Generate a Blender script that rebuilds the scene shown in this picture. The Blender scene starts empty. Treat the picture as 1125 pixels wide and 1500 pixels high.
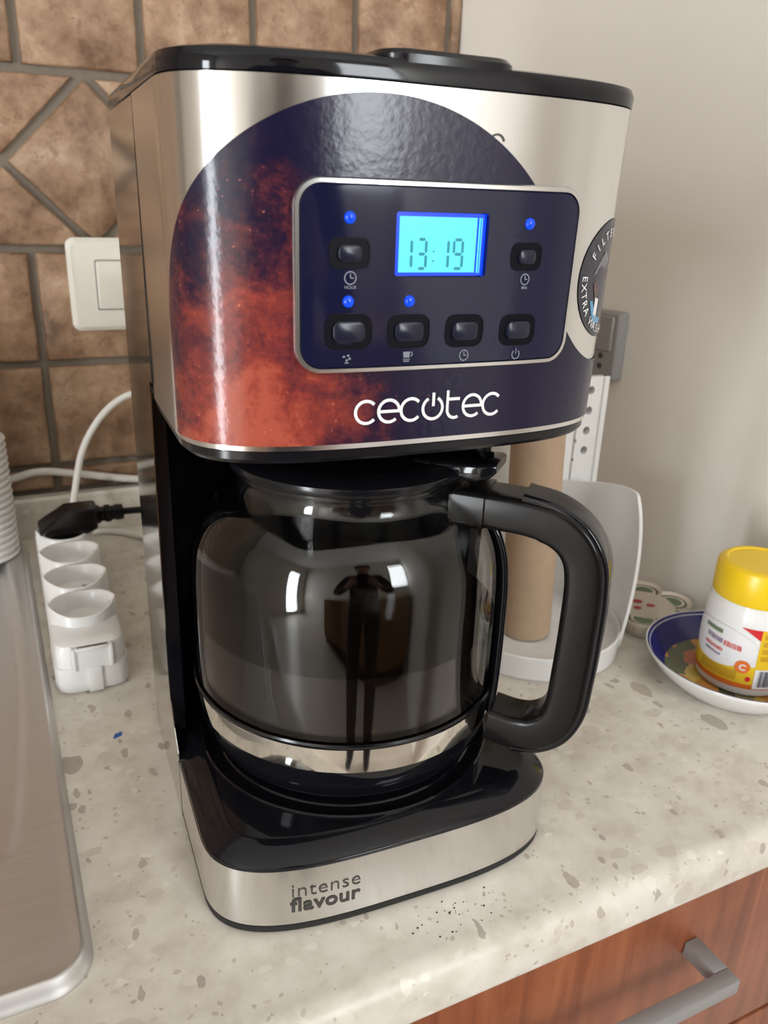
import bpy, bmesh, math, random
from mathutils import Vector, Matrix
random.seed(7)
PI = math.pi
sc = bpy.context.scene
COL = sc.collection

# ------------------------------------------------------------------ camera
F_PX = 1183.66
cam_d = bpy.data.cameras.new('camera')
cam = bpy.data.objects.new('camera', cam_d)
COL.objects.link(cam)
sc.camera = cam
cam_d.sensor_fit = 'VERTICAL'
cam_d.sensor_height = 36.0
cam_d.lens = F_PX / 1500.0 * 36.0
cam_d.clip_start = 0.01
_r = Vector((0.90198513, -0.43044183, 0.03380305))
_u = Vector((0.12796084, 0.34126951, 0.93121488))
_f = Vector((0.41236979, 0.83561651, -0.36289972))
cam.matrix_world = Matrix(((_r.x, _u.x, -_f.x, 0), (_r.y, _u.y, -_f.y, 0), (_r.z, _u.z, -_f.z, 0.36), (0, 0, 0, 1)))
cam_d.dof.use_dof = True
cam_d.dof.focus_distance = 0.40
cam_d.dof.aperture_fstop = 14.0

# ------------------------------------------------------------------ world, lights, exposure
w = bpy.data.worlds.new('world')
sc.world = w
w.use_nodes = True
bg = w.node_tree.nodes['Background']
bg.inputs[0].default_value = (0.80, 0.90, 1.0, 1)
bg.inputs[1].default_value = 1.6

def area(name, loc, rot, sx, sy, power, col):
    d = bpy.data.lights.new(name, 'AREA')
    d.shape = 'RECTANGLE'; d.size = sx; d.size_y = sy; d.energy = power; d.color = col
    o = bpy.data.objects.new(name, d); COL.objects.link(o)
    o.location = loc; o.rotation_euler = rot
    return o
# daylight entering by the window behind the camera and by the glazed door on the left
area('window_daylight', (0.61, -1.72, 0.87), (PI/2, 0, 0), 0.42, 0.92, 23, (0.93, 0.97, 1.0))
area('door_daylight', (-2.56, -1.15, 0.15), (PI/2, 0, -PI/2), 0.42, 1.9, 84, (0.91, 0.96, 1.0))

sc.view_settings.view_transform = 'Standard'
sc.view_settings.look = 'None'
sc.view_settings.gamma = 1.0
sc.view_settings.use_curve_mapping = False
sc.view_settings.exposure = -0.28

# ------------------------------------------------------------------ material helpers
class NT:
    def __init__(s, name):
        s.m = bpy.data.materials.new(name); s.m.use_nodes = True
        s.t = s.m.node_tree; s.b = s.t.nodes['Principled BSDF']; s.out = s.t.nodes['Material Output']
    def n(s, typ, **kw):
        nd = s.t.nodes.new(typ)
        for k, v in kw.items():
            if k.startswith('i_'):
                key = k[2:]
                key = int(key) if key.isdigit() else key.replace('_', ' ')
                nd.inputs[key].default_value = v
            else: setattr(nd, k, v)
        return nd
    def l(s, a, b): s.t.links.new(a, b)
    def math(s, op, a, b=None, c=None, clamp=False):
        nd = s.n('ShaderNodeMath', operation=op); nd.use_clamp = clamp
        for i, v in enumerate((a, b, c)):
            if v is None: continue
            if isinstance(v, (int, float)): nd.inputs[i].default_value = v
            else: s.l(v, nd.inputs[i])
        return nd.outputs[0]
    def mix(s, fac, a, b):
        nd = s.n('ShaderNodeMix', data_type='RGBA')
        for i, v in ((0, fac), (6, a), (7, b)):
            if isinstance(v, (int, float)): nd.inputs[i].default_value = v
            elif isinstance(v, tuple): nd.inputs[i].default_value = (*v[:3], 1)
            else: s.l(v, nd.inputs[i])
        return nd.outputs[2]
    def ramp(s, fac, stops, interp='LINEAR'):
        nd = s.n('ShaderNodeValToRGB'); cr = nd.color_ramp; cr.interpolation = interp
        while len(cr.elements) < len(stops): cr.elements.new(0.5)
        for e, (p, c) in zip(cr.elements, stops):
            e.position = p; e.color = (*c[:3], 1)
        s.l(fac, nd.inputs[0]); return nd.outputs[0]
    def coord(s, kind='Object', scale=(1, 1, 1), rand=False):
        tc = s.n('ShaderNodeTexCoord'); o = tc.outputs[kind]
        if rand:
            oi = s.n('ShaderNodeObjectInfo')
            v = s.n('ShaderNodeVectorMath', operation='SCALE'); v.inputs[0].default_value = (13.1, 7.7, 23.3)
            s.l(oi.outputs['Random'], v.inputs['Scale'])
            a = s.n('ShaderNodeVectorMath', operation='ADD'); s.l(o, a.inputs[0]); s.l(v.outputs[0], a.inputs[1]); o = a.outputs[0]
        mp = s.n('ShaderNodeMapping'); mp.inputs['Scale'].default_value = scale
        s.l(o, mp.inputs[0]); return mp.outputs[0]
    def noise(s, vec, scale, detail=4, rough=0.55, dist=0.0):
        nd = s.n('ShaderNodeTexNoise'); nd.inputs['Scale'].default_value = scale
        nd.inputs['Detail'].default_value = detail; nd.inputs['Roughness'].default_value = rough
        nd.inputs['Distortion'].default_value = dist
        s.l(vec, nd.inputs['Vector']); return nd
    def bump(s, h, strength=0.2, dist=0.001, base=None):
        nd = s.n('ShaderNodeBump'); nd.inputs['Strength'].default_value = strength; nd.inputs['Distance'].default_value = dist
        s.l(h, nd.inputs['Height'])
        s.l(nd.outputs[0], s.b.inputs['Normal']); return nd
    def set(s, **kw):
        for k, v in kw.items():
            inp = s.b.inputs[k.replace('_', ' ')]
            if isinstance(v, tuple) and len(v) == 3 and inp.type == 'RGBA': v = (*v, 1)
            if hasattr(v, 'is_linked') or isinstance(v, bpy.types.NodeSocket): s.l(v, inp)
            else: inp.default_value = v
        return s

def srgb(r, g, b):
    f = lambda c: (c/255/12.92) if c/255 <= 0.04045 else ((c/255+0.055)/1.055)**2.4
    return (f(r), f(g), f(b))

MAT = {}
def plain(name, col, rough=0.5, metal=0.0, var=0.06, scale=60, bump=0.0, **kw):
    t = NT(name); v = t.coord('Object')
    ns = t.noise(v, scale)
    c = t.mix(ns.outputs[0], tuple(x*(1-var) for x in col), tuple(min(1, x*(1+var)) for x in col))
    t.set(Base_Color=c, Roughness=rough, Metallic=metal, **kw)
    if bump: t.bump(ns.outputs[0], bump)
    MAT[name] = t.m
    return t

# ------------------------------------------------------------------ materials
def build_materials():
    plain('black_gloss', (0.005, 0.005, 0.007), 0.07, Specular_IOR_Level=0.36)
    plain('black_plastic', (0.006, 0.006, 0.008), 0.18, Specular_IOR_Level=0.4)
    plain('black_satin', (0.007, 0.006, 0.006), 0.20, Specular_IOR_Level=0.22)
    plain('black_rubber', (0.012, 0.012, 0.012), 0.6)
    plain('panel_black', (0.007, 0.008, 0.030), 0.08, Specular_IOR_Level=0.5)
    plain('well_black', (0.002, 0.002, 0.005), 0.4, Specular_IOR_Level=0.12)
    plain('button_black', (0.011, 0.012, 0.026), 0.25, Specular_IOR_Level=0.4)
    plain('silver_trim', (0.72, 0.71, 0.69), 0.25, metal=1.0)
    plain('chrome', (0.50, 0.485, 0.465), 0.09, metal=1.0, var=0.02)
    plain('chrome_band', (0.80, 0.77, 0.72), 0.06, metal=1.0, var=0.02)
    plain('white_print', (0.80, 0.78, 0.78), 0.4)
    plain('grey_print', (0.20, 0.21, 0.26), 0.45)
    plain('dark_print', (0.045, 0.040, 0.038), 0.35)
    plain('lcd_ink', (0.01, 0.26, 0.32), 0.5)
    plain('white_plastic', (0.80, 0.79, 0.77), 0.28)
    plain('white_gloss', (0.78, 0.77, 0.75), 0.14)
    plain('cup_plastic', (0.78, 0.76, 0.73), 0.32)
    plain('cream_plastic', (0.74, 0.70, 0.62), 0.3)
    plain('white_cable', (0.76, 0.73, 0.68), 0.42)
    plain('dark_hole', (0.05, 0.05, 0.05), 0.6)
    plain('grey_plastic', (0.27, 0.26, 0.25), 0.5)
    plain('grey_metal', (0.30, 0.295, 0.29), 0.40, metal=0.25)
    plain('yellow_lid', srgb(240, 200, 28), 0.3)
    plain('grout', srgb(118, 108, 96), 0.85, var=0.15, scale=140, bump=0.2)
    plain('paint_white', srgb(228, 222, 213), 0.75, var=0.015, scale=30)
    plain('ceiling_white', (0.80, 0.79, 0.76), 0.9)
    plain('floor_tile', srgb(205, 196, 184), 0.35)
    plain('coffee', (0.006, 0.004, 0.003), 0.05)
    plain('blue_plastic', srgb(40, 90, 165), 0.4)
    plain('coffee_crumb', (0.02, 0.013, 0.009), 0.8)
    plain('cloth_dark', (0.02, 0.02, 0.024), 0.85)
    plain('label_red', srgb(205, 40, 45), 0.4)
    plain('label_yellow', srgb(226, 186, 40), 0.4)
    plain('label_yellow_dark', srgb(196, 152, 36), 0.4)
    plain('label_orange', srgb(222, 112, 38), 0.4)
    plain('label_white', (0.78, 0.77, 0.76), 0.4)
    plain('label_green', srgb(112, 128, 100), 0.4)
    plain('label_purple', srgb(120, 96, 128), 0.4)
    plain('barcode', (0.06, 0.06, 0.08), 0.5)
    plain('dish_green', srgb(96, 112, 82), 0.25)
    plain('dish_brown', srgb(92, 80, 66), 0.25)
    plain('dish_red', srgb(168, 48, 52), 0.3)
    plain('dish_cream', srgb(206, 194, 178), 0.22)
    plain('sticker_dark', (0.035, 0.033, 0.045), 0.25)
    plain('sticker_grey', (0.16, 0.16, 0.18), 0.3)
    plain('sticker_maroon', (0.10, 0.035, 0.04), 0.3)
    plain('sticker_blue', srgb(90, 150, 185), 0.3)
    plain('cardboard', srgb(180, 154, 128), 0.85, var=0.10, scale=90, bump=0.15)
    # brushed steel: grain runs along v so reflections smear vertically
    t = NT('brushed_steel')
    v = t.coord('UV', (900, 6, 1)); ns = t.noise(v, 3.0, 3)
    c = t.mix(ns.outputs[0], (0.68, 0.665, 0.65), (0.80, 0.785, 0.77))
    tg = t.n('ShaderNodeTangent', direction_type='UV_MAP')
    t.l(tg.outputs[0], t.b.inputs['Tangent'])
    t.set(Base_Color=c, Metallic=1.0, Roughness=0.23, Anisotropic=0.8, Anisotropic_Rotation=0.25)
    MAT['brushed_steel'] = t.m
    # printed graphic: dark film with red coffee dust, uv in metres
    t = NT('printed_film')
    uv = t.coord('UV'); sep = t.n('ShaderNodeSeparateXYZ'); t.l(uv, sep.inputs[0])
    big = t.noise(uv, 55, 5, 0.6, 0.6); fine = t.noise(uv, 330, 6, 0.72, 0.5)
    du = t.math('MULTIPLY', t.math('SUBTRACT', sep.outputs[0], -0.080), 1/0.056)
    dz = t.math('MULTIPLY', t.math('SUBTRACT', sep.outputs[1], 0.262), 1/0.092)
    d = t.math('SQRT', t.math('ADD', t.math('MULTIPLY', du, du), t.math('MULTIPLY', dz, dz)))
    k = t.math('SUBTRACT', 1.18, d)
    k = t.math('ADD', k, t.math('MULTIPLY', t.math('SUBTRACT', big.outputs[0], 0.5), 1.5))
    k = t.math('ADD', k, t.math('MULTIPLY', t.math('SUBTRACT', fine.outputs[0], 0.5), 0.75), clamp=False)
    c = t.ramp(k, [(0.0, (0.008, 0.006, 0.026)), (0.22, (0.028, 0.009, 0.024)), (0.46, (0.110, 0.022, 0.026)), (0.74, (0.230, 0.038, 0.028)), (1.0, (0.36, 0.075, 0.046))])
    vo = t.n('ShaderNodeTexVoronoi'); vo.inputs['Scale'].default_value = 420; t.l(uv, vo.inputs['Vector'])
    sp = t.math('MULTIPLY', t.math('LESS_THAN', vo.outputs['Distance'], 0.22), t.math('GREATER_THAN', fine.outputs[0], 0.60))
    sp = t.math('MULTIPLY', sp, t.math('GREATER_THAN', k, 0.10))
    c = t.mix(t.math('MULTIPLY', sp, 0.5), c, (0.55, 0.22, 0.17))
    wv = t.noise(uv, 260, 2, 0.5)
    t.set(Base_Color=c, Roughness=0.19, Specular_IOR_Level=0.46)
    t.bump(wv.outputs[0], 0.10, 0.001)
    MAT['printed_film'] = t.m
    # emitters: the display backlight and the indicator lamps
    for nm, col, st in (('lcd_light', (0.13, 0.82, 1.0), 1.0), ('lcd_edge', (0.0, 0.050, 1.0), 1.3), ('led_blue', (0.0, 0.085, 1.0), 0.75)):
        t = NT(nm); v = t.coord('Object'); ns = t.noise(v, 40, 2)
        c = t.mix(ns.outputs[0], tuple(x*0.92 for x in col), col)
        t.set(Base_Color=tuple(x*0.3 for x in col), Roughness=0.2, Emission_Color=c, Emission_Strength=st)
        MAT[nm] = t.m
    # thin clear glass
    t = NT('carafe_glass')
    tr = t.n('ShaderNodeBsdfTransparent'); tr.inputs[0].default_value = (0.93, 0.93, 0.92, 1)
    gl = t.n('ShaderNodeBsdfGlossy'); gl.inputs['Roughness'].default_value = 0.015
    lw = t.n('ShaderNodeLayerWeight'); fr_ = t.math('ADD', t.math('MULTIPLY', t.math('POWER', lw.outputs['Facing'], 5.0), 0.96), 0.040)
    mx = t.n('ShaderNodeMixShader'); lw.inputs[0].default_value = 0.5; t.l(fr_, mx.inputs[0]); t.l(tr.outputs[0], mx.inputs[1]); t.l(gl.outputs[0], mx.inputs[2])
    t.l(mx.outputs[0], t.out.inputs[0]); MAT['carafe_glass'] = t.m
    # tumbled stone tile
    t = NT('stone_tile')
    v = t.coord('Object', rand=True)
    n1 = t.noise(v, 26, 7, 0.66, 0.15); n2 = t.noise(v, 75, 5, 0.6, 0.3)
    oi = t.n('ShaderNodeObjectInfo')
    c1 = t.ramp(n1.outputs[0], [(0.30, srgb(96, 70, 50)), (0.44, srgb(136, 105, 80)), (0.55, srgb(158, 127, 100)), (0.72, srgb(186, 160, 134))])
    c2 = t.mix(t.math('MULTIPLY', t.math('GREATER_THAN', n2.outputs[0], 0.60), 0.40), c1, srgb(112, 78, 54))
    hv = t.n('ShaderNodeHueSaturation'); t.l(c2, hv.inputs['Color'])
    t.l(t.math('ADD', t.math('MULTIPLY', oi.outputs['Random'], 0.25), 0.86), hv.inputs['Value'])
    t.set(Base_Color=hv.outputs[0], Roughness=0.55)
    t.bump(n2.outputs[0], 0.35, 0.002)
    MAT['stone_tile'] = t.m
    # speckled cream worktop with grey and beige chips
    t = NT('speckled_worktop')
    v = t.coord('Object')
    wob = t.noise(v, 60, 3, 0.6)
    vm = t.n('ShaderNodeVectorMath', operation='MULTIPLY_ADD'); t.l(wob.outputs['Color'], vm.inputs[0])
    vm.inputs[1].default_value = (0.009, 0.009, 0.009); t.l(v, vm.inputs[2]); vv = vm.outputs[0]
    cl = t.noise(v, 34, 5, 0.6)
    c = t.ramp(cl.outputs[0], [(0.3, srgb(197, 188, 175)), (0.5, srgb(214, 207, 195)), (0.7, srgb(226, 220, 209))])
    def chips(c, scale, prob, rad, cols, strength, stretch):
        mp = t.n('ShaderNodeMapping'); mp.inputs['Scale'].default_value = stretch; mp.inputs['Rotation'].default_value = (0, 0, 0.6); t.l(vv, mp.inputs[0])
        vo = t.n('ShaderNodeTexVoronoi'); vo.inputs['Scale'].default_value = scale; t.l(mp.outputs[0], vo.inputs['Vector'])
        sp = t.n('ShaderNodeSeparateColor'); t.l(vo.outputs['Color'], sp.inputs[0])
        m = t.math('MULTIPLY', t.math('LESS_THAN', sp.outputs[0], prob), t.math('LESS_THAN', vo.outputs['Distance'], t.math('MULTIPLY', sp.outputs[1], rad)))
        cc = t.mix(sp.outputs[2], *cols)
        return t.mix(t.math('MULTIPLY', m, strength), c, cc)
    c = chips(c, 110, 0.34, 0.62, (srgb(234, 228, 217), srgb(194, 184, 170)), 0.6, (1, 1.5, 1))
    c = chips(c, 62, 0.12, 0.58, (srgb(196, 187, 174), srgb(208, 194, 178)), 0.7, (1, 1.7, 1))
    c = chips(c, 95, 0.08, 0.58, (srgb(158, 149, 138), srgb(182, 168, 152)), 0.8, (1.6, 0.9, 1))
    c = chips(c, 44, 0.085, 0.50, (srgb(156, 149, 140), srgb(186, 170, 154)), 0.85, (1.2, 0.8, 1))
    c = chips(c, 330, 0.10, 0.52, (srgb(150, 138, 124), srgb(180, 168, 152)), 0.55, (1, 1, 1))
    t.set(Base_Color=c, Roughness=0.34)
    MAT['speckled_worktop'] = t.m
    # cherry wood
    t = NT('cherry_wood')
    v = t.coord('Object', (14, 14, 1.2)); n1 = t.noise(v, 5, 6, 0.6, 0.6)
    c = t.ramp(n1.outputs[0], [(0.3, srgb(112, 58, 34)), (0.5, srgb(138, 76, 46)), (0.7, srgb(156, 92, 58))])
    t.set(Base_Color=c, Roughness=0.38); MAT['cherry_wood'] = t.m
    t = NT('honey_wood')
    v = t.coord('Object', (12, 12, 1.2)); n1 = t.noise(v, 5, 5, 0.6, 0.5)
    t.set(Base_Color=t.ramp(n1.outputs[0], [(0.3, srgb(120, 86, 48)), (0.7, srgb(166, 126, 78))]), Roughness=0.4); MAT['honey_wood'] = t.m
    # sink steel
    t = NT('sink_steel')
    v = t.coord('Object', (4, 90, 4)); n1 = t.noise(v, 6, 4); v2 = t.coord('Object'); n2 = t.noise(v2, 24, 4)
    c = t.mix(n1.outputs[0], (0.62, 0.61, 0.60), (0.76, 0.75, 0.74))
    t.set(Base_Color=c, Metallic=1.0, Roughness=t.math('ADD', t.math('MULTIPLY', n2.outputs[0], 0.12), 0.44)); MAT['sink_steel'] = t.m
    # painted dish: fruit, leaves
    t = NT('dish_painting')
    v = t.coord('Object'); vo = t.n('ShaderNodeTexVoronoi'); vo.inputs['Scale'].default_value = 62
    wob = t.noise(v, 70, 3); vm = t.n('ShaderNodeVectorMath', operation='MULTIPLY_ADD'); t.l(wob.outputs['Color'], vm.inputs[0])
    vm.inputs[1].default_value = (0.012, 0.012, 0.0); t.l(v, vm.inputs[2]); t.l(vm.outputs[0], vo.inputs['Vector'])
    sp = t.n('ShaderNodeSeparateColor'); t.l(vo.outputs['Color'], sp.inputs[0])
    c = t.ramp(sp.outputs[0], [(0.0, srgb(78, 84, 52)), (0.22, srgb(206, 140, 60)), (0.40, srgb(150, 142, 96)), (0.56, srgb(212, 178, 84)), (0.70, srgb(56, 70, 48)), (0.84, srgb(190, 96, 52)), (0.93, srgb(176, 172, 130))], 'CONSTANT')
    n3 = t.noise(v, 220, 4); c = t.mix(t.math('MULTIPLY', n3.outputs[0], 0.35), c, srgb(120, 110, 80))
    t.set(Base_Color=c, Roughness=0.18); MAT['dish_painting'] = t.m
    plain('dish_blue', srgb(44, 42, 108), 0.16, var=0.25, scale=40)
    t = NT('person_colours')       # dark clothes, skin on head and hands
    v = t.coord('Object'); sp = t.n('ShaderNodeSeparateXYZ'); t.l(v, sp.inputs[0])
    m_ = t.math('MAXIMUM', t.math('GREATER_THAN', sp.outputs[2], 1.425), t.math('GREATER_THAN', sp.outputs[1], 0.255))
    lo = t.mix(t.math('GREATER_THAN', sp.outputs[2], 0.93), (0.018, 0.020, 0.028), (0.022, 0.022, 0.024))
    t.set(Base_Color=t.mix(m_, lo, (0.42, 0.25, 0.18)), Roughness=0.75); MAT['person_colours'] = t.m
    plain('hair_dark', (0.02, 0.014, 0.010), 0.6)
build_materials()

# ------------------------------------------------------------------ object helpers
def link_mesh(name, verts, faces, mat, parent=None, smooth=True, uvs=None, angle=35):
    me = bpy.data.meshes.new(name)
    me.from_pydata([tuple(v) for v in verts], [], faces)
    me.validate()
    if uvs is not None:
        ul = me.uv_layers.new(name='UVMap')
        for lp in me.loops: ul.data[lp.vertex_index if False else lp.index].uv = uvs[lp.vertex_index]
    bm = bmesh.new(); bm.from_mesh(me)
    bmesh.ops.recalc_face_normals(bm, faces=bm.faces)
    if smooth:
        for f in bm.faces: f.smooth = True
        for e in bm.edges:
            if len(e.link_faces) == 2 and e.calc_face_angle(0) > math.radians(angle): e.smooth = False
    bm.to_mesh(me); bm.free()
    if mat is not None: me.materials.append(MAT[mat] if isinstance(mat, str) else mat)
    o = bpy.data.objects.new(name, me); COL.objects.link(o)
    if parent is not None: o.parent = parent
    return o

def tag(o, label=None, cat=None, group=None, kind=None):
    if label: o['label'] = label
    if cat: o['category'] = cat
    if group: o['group'] = group
    if kind: o['kind'] = kind
    return o

def empty(name, loc=(0, 0, 0), rz=0.0, **kw):
    o = bpy.data.objects.new(name, None); COL.objects.link(o)
    o.empty_display_size = 0.02
    o.location = loc; o.rotation_euler = (0, 0, rz)
    return tag(o, **kw)

class MB:
    """collects pieces of ONE object"""
    def __init__(s): s.v = []; s.f = []
    def add(s, vs, fs):
        o = len(s.v); s.v += [Vector(v) for v in vs]; s.f += [[i+o for i in f] for f in fs]; return s
    def box(s, x0, x1, y0, y1, z0, z1, bev=0.0):
        bm = bmesh.new(); bmesh.ops.create_cube(bm, size=1)
        for v in bm.verts:
            v.co = Vector(((x0+x1)/2+v.co.x*(x1-x0), (y0+y1)/2+v.co.y*(y1-y0), (z0+z1)/2+v.co.z*(z1-z0)))
        if bev > 0: bmesh.ops.bevel(bm, geom=list(bm.edges), offset=bev, segments=2, affect='EDGES', profile=0.5)
        bm.verts.ensure_lookup_table()
        r = s.add([v.co.copy() for v in bm.verts], [[v.index for v in f.verts] for f in bm.faces]); bm.free(); return r
    def loft(s, rings, cap0=True, cap1=True, closed=True):
        n = len(rings[0]); o = len(s.v); vs = [p for r in rings for p in r]; fs = []
        for k in range(len(rings)-1):
            for i in range(n if closed else n-1):
                j = (i+1) % n
                fs.append([k*n+i, k*n+j, (k+1)*n+j, (k+1)*n+i])
        if cap0: fs.append(list(range(n))[::-1])
        if cap1: fs.append([(len(rings)-1)*n+i for i in range(n)])
        return s.add(vs, fs)
    def lathe(s, prof, seg=64, cx=0, cy=0, close=False, a0=0, a1=2*PI):
        full = abs(a1-a0-2*PI) < 1e-6
        m = seg if full else seg+1
        rings = []
        for i in range(m):
            a = a0+(a1-a0)*i/seg
            rings.append([(cx+r*math.cos(a), cy+r*math.sin(a), z) for r, z in prof])
        n = len(prof); vs = [p for r in rings for p in r]; fs = []
        for i in range(seg):
            j = (i+1) % m
            for k in range(n if close else n-1):
                l = (k+1) % n
                fs.append([i*n+k, j*n+k, j*n+l, i*n+l])
        if not full and close:
            fs.append(list(range(n))[::-1]); fs.append([(m-1)*n+k for k in range(n)])
        return s.add(vs, fs)
    def sweep(s, path, sect, up=Vector((0, 0, 1)), cap=True):
        """path: points, sect: 2D closed section (a along side, b along up')"""
        path = [Vector(p) for p in path]; rings = []; prev = None
        for i, p in enumerate(path):
            t = (path[min(i+1, len(path)-1)]-path[max(i-1, 0)]).normalized()
            if prev is None:
                u = up if abs(t.dot(up)) < 0.95 else Vector((1, 0, 0))
                side = t.cross(u).normalized()
            else:
                side = (prev-t*prev.dot(t)).normalized()
            prev = side; u = side.cross(t).normalized()
            sc_ = sect(i/(len(path)-1)) if callable(sect) else sect
            rings.append([p+side*a+u*b for a, b in sc_])
        return s.loft(rings, cap, cap)
    def build(s, name, mat, parent=None, smooth=True, angle=35):
        return link_mesh(name, s.v, s.f, mat, parent, smooth, None, angle)

def circ(r, n=12): return [(r*math.cos(2*PI*i/n), r*math.sin(2*PI*i/n)) for i in range(n)]
def rrect(w, h, r, n=5, cx=0, cy=0):
    r = min(r, w/2-1e-5, h/2-1e-5); out = []
    for qx, qy, a0 in ((1, 1, 0), (-1, 1, PI/2), (-1, -1, PI), (1, -1, 3*PI/2)):
        for i in range(n+1):
            a = a0+PI/2*i/n
            out.append((cx+qx*(w/2-r)+r*math.cos(a), cy+qy*(h/2-r)+r*math.sin(a)))
    return out
def subd(pts, step):
    out = []
    for i in range(len(pts)):
        a, b = pts[i], pts[(i+1) % len(pts)]; n = max(1, int(math.hypot(b[0]-a[0], b[1]-a[1])/step))
        out += [(a[0]+(b[0]-a[0])*k/n, a[1]+(b[1]-a[1])*k/n) for k in range(n)]
    return out
def dense(w, h, r, cx, cy, ne=(16, 8), n=8):
    """rounded rectangle with evenly divided straight sides: same count for every size"""
    p = rrect(w, h, r, n, cx, cy); m = n+1; out = []
    for q in range(4):
        out += p[q*m:(q+1)*m]; a, b = p[(q+1)*m-1], p[((q+1)*m) % (4*m)]; k = ne[q % 2]
        out += [(a[0]+(b[0]-a[0])*i/k, a[1]+(b[1]-a[1])*i/k) for i in range(1, k)]
    return out
def catmull(pts, n=8):
    pts = [Vector(p) for p in pts]; out = []
    P = [pts[0]*2-pts[1]]+pts+[pts[-1]*2-pts[-2]]
    for i in range(1, len(P)-2):
        for k in range(n):
            t = k/n; a, b, c, d = P[i-1], P[i], P[i+1], P[i+2]
            out.append(0.5*((2*b)+(c-a)*t+(2*a-5*b+4*c-d)*t*t+(3*b-a-3*c+d)*t*t*t))
    out.append(pts[-1]); return out
def text2d(body, size, bold=0.0, spacing=1.0):
    """flat mesh of a line of lettering, baseline at 0, left at 0"""
    cu = bpy.data.curves.new('lettering', 'FONT'); cu.body = body; cu.size = size; cu.offset = bold; cu.space_character = spacing; cu.resolution_u = 3
    o = bpy.data.objects.new('lettering', cu); COL.objects.link(o)
    dg = bpy.context.evaluated_depsgraph_get(); dg.update()
    me = bpy.data.meshes.new_from_object(o.evaluated_get(dg))
    vs = [(v.co.x, v.co.y) for v in me.vertices]; fs = [list(p.vertices) for p in me.polygons]
    bpy.data.objects.remove(o); bpy.data.curves.remove(cu); bpy.data.meshes.remove(me)
    return vs, fs
def ribbon(pts, wd, closed=False):
    """2D stroke of constant width as verts, faces"""
    n = len(pts); vs = []; fs = []
    for i in range(n):
        a = pts[(i-1) % n] if closed else pts[max(i-1, 0)]; b = pts[(i+1) % n] if closed else pts[min(i+1, n-1)]
        dx, dy = b[0]-a[0], b[1]-a[1]; L = math.hypot(dx, dy) or 1
        nx, ny = -dy/L*wd/2, dx/L*wd/2
        vs += [(pts[i][0]+nx, pts[i][1]+ny), (pts[i][0]-nx, pts[i][1]-ny)]
    for i in range(n if closed else n-1):
        j = (i+1) % n; fs.append([2*i, 2*j, 2*j+1, 2*i+1])
    return vs, fs
def arc(cx, cy, r, a0, a1, n=24, ry=None):
    ry = ry or r
    return [(cx+r*math.cos(math.radians(a0+(a1-a0)*i/n)), cy+ry*math.sin(math.radians(a0+(a1-a0)*i/n))) for i in range(n+1)]
class Flat:
    """collects 2D print"""
    def __init__(s): s.v = []; s.f = []
    def add(s, vf, dx=0, dy=0, sx=1, sy=1, rot=0):
        vs, fs = vf; o = len(s.v); c, q = math.cos(rot), math.sin(rot)
        s.v += [(dx+(x*sx)*c-(y*sy)*q, dy+(x*sx)*q+(y*sy)*c) for x, y in vs]; s.f += [[i+o for i in f] for f in fs]; return s
    def poly(s, pts): o = len(s.v); s.v += list(pts); s.f.append([o+i for i in range(len(pts))]); return s
    def stroke(s, pts, wd, closed=False): return s.add(ribbon(pts, wd, closed))
    def on(s, fn, name, mat, parent): return link_mesh(name, [fn(x, y) for x, y in s.v], s.f, mat, parent, smooth=False)

# ================================================================== SETTING
ZF, ZC = -0.90, 1.75
XL, YF = -2.60, -1.75
YW = 0.905                                   # face of the tiled wall
def xr(y): return 0.522+0.1253*(YW-y)        # slightly splayed right wall

def quadbox(name, pts, z0, z1, mat, **kw):
    m = MB(); m.loft([[(x, y, z0) for x, y in pts], [(x, y, z1) for x, y in pts]])
    o = m.build(name, mat, None, smooth=False); tag(o, kind='structure', **kw); return o

quadbox('floor', [(XL-0.1, YF-0.1), (xr(YF-0.1)+0.1, YF-0.1), (xr(YW)+0.25, YW+0.1), (XL-0.1, YW+0.1)], ZF-0.05, ZF, 'floor_tile')
quadbox('ceiling', [(XL-0.1, YF-0.1), (xr(YF-0.1)+0.1, YF-0.1), (xr(YW)+0.25, YW+0.1), (XL-0.1, YW+0.1)], ZC, ZC+0.05, 'ceiling_white')
quadbox('wall_right', [(xr(YF-0.1), YF-0.1), (xr(YF-0.1)+0.1, YF-0.1), (xr(YW+0.1)+0.1, YW+0.1), (xr(YW+0.1), YW+0.1)], ZF, ZC, 'paint_white')
# wall with the window behind the camera
m = MB()
WX0, WX1, WZ0, WZ1 = 0.36, 0.84, 0.36, 1.38
m.box(XL-0.1, WX0, YF-0.1, YF, ZF, ZC); m.box(WX1, xr(YF), YF-0.1, YF, ZF, ZC)
m.box(WX0, WX1, YF-0.1, YF, ZF, WZ0); m.box(WX0, WX1, YF-0.1, YF, WZ1, ZC)
tag(m.build('wall_front', 'paint_white', smooth=False), kind='structure')
m = MB(); DY0, DY1, DZ1 = -1.42, -0.88, 1.15
m.box(XL-0.1, XL, YF, DY0, ZF, ZC); m.box(XL-0.1, XL, DY1, YW+0.1, ZF, ZC); m.box(XL-0.1, XL, DY0, DY1, DZ1, ZC)
tag(m.build('wall_left', 'paint_white', smooth=False), kind='structure')
m = MB(); fw = 0.03
for a, b, c, d in ((WX0, WX1, WZ0, WZ0+fw), (WX0, WX1, WZ1-fw, WZ1), (WX0, WX0+fw, WZ0+fw, WZ1-fw), (WX1-fw, WX1, WZ0+fw, WZ1-fw)):
    m.box(a, b, YF-0.07, YF-0.02, c, d)
tag(m.build('window_1', 'white_plastic', smooth=False), kind='structure')
m = MB()
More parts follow.
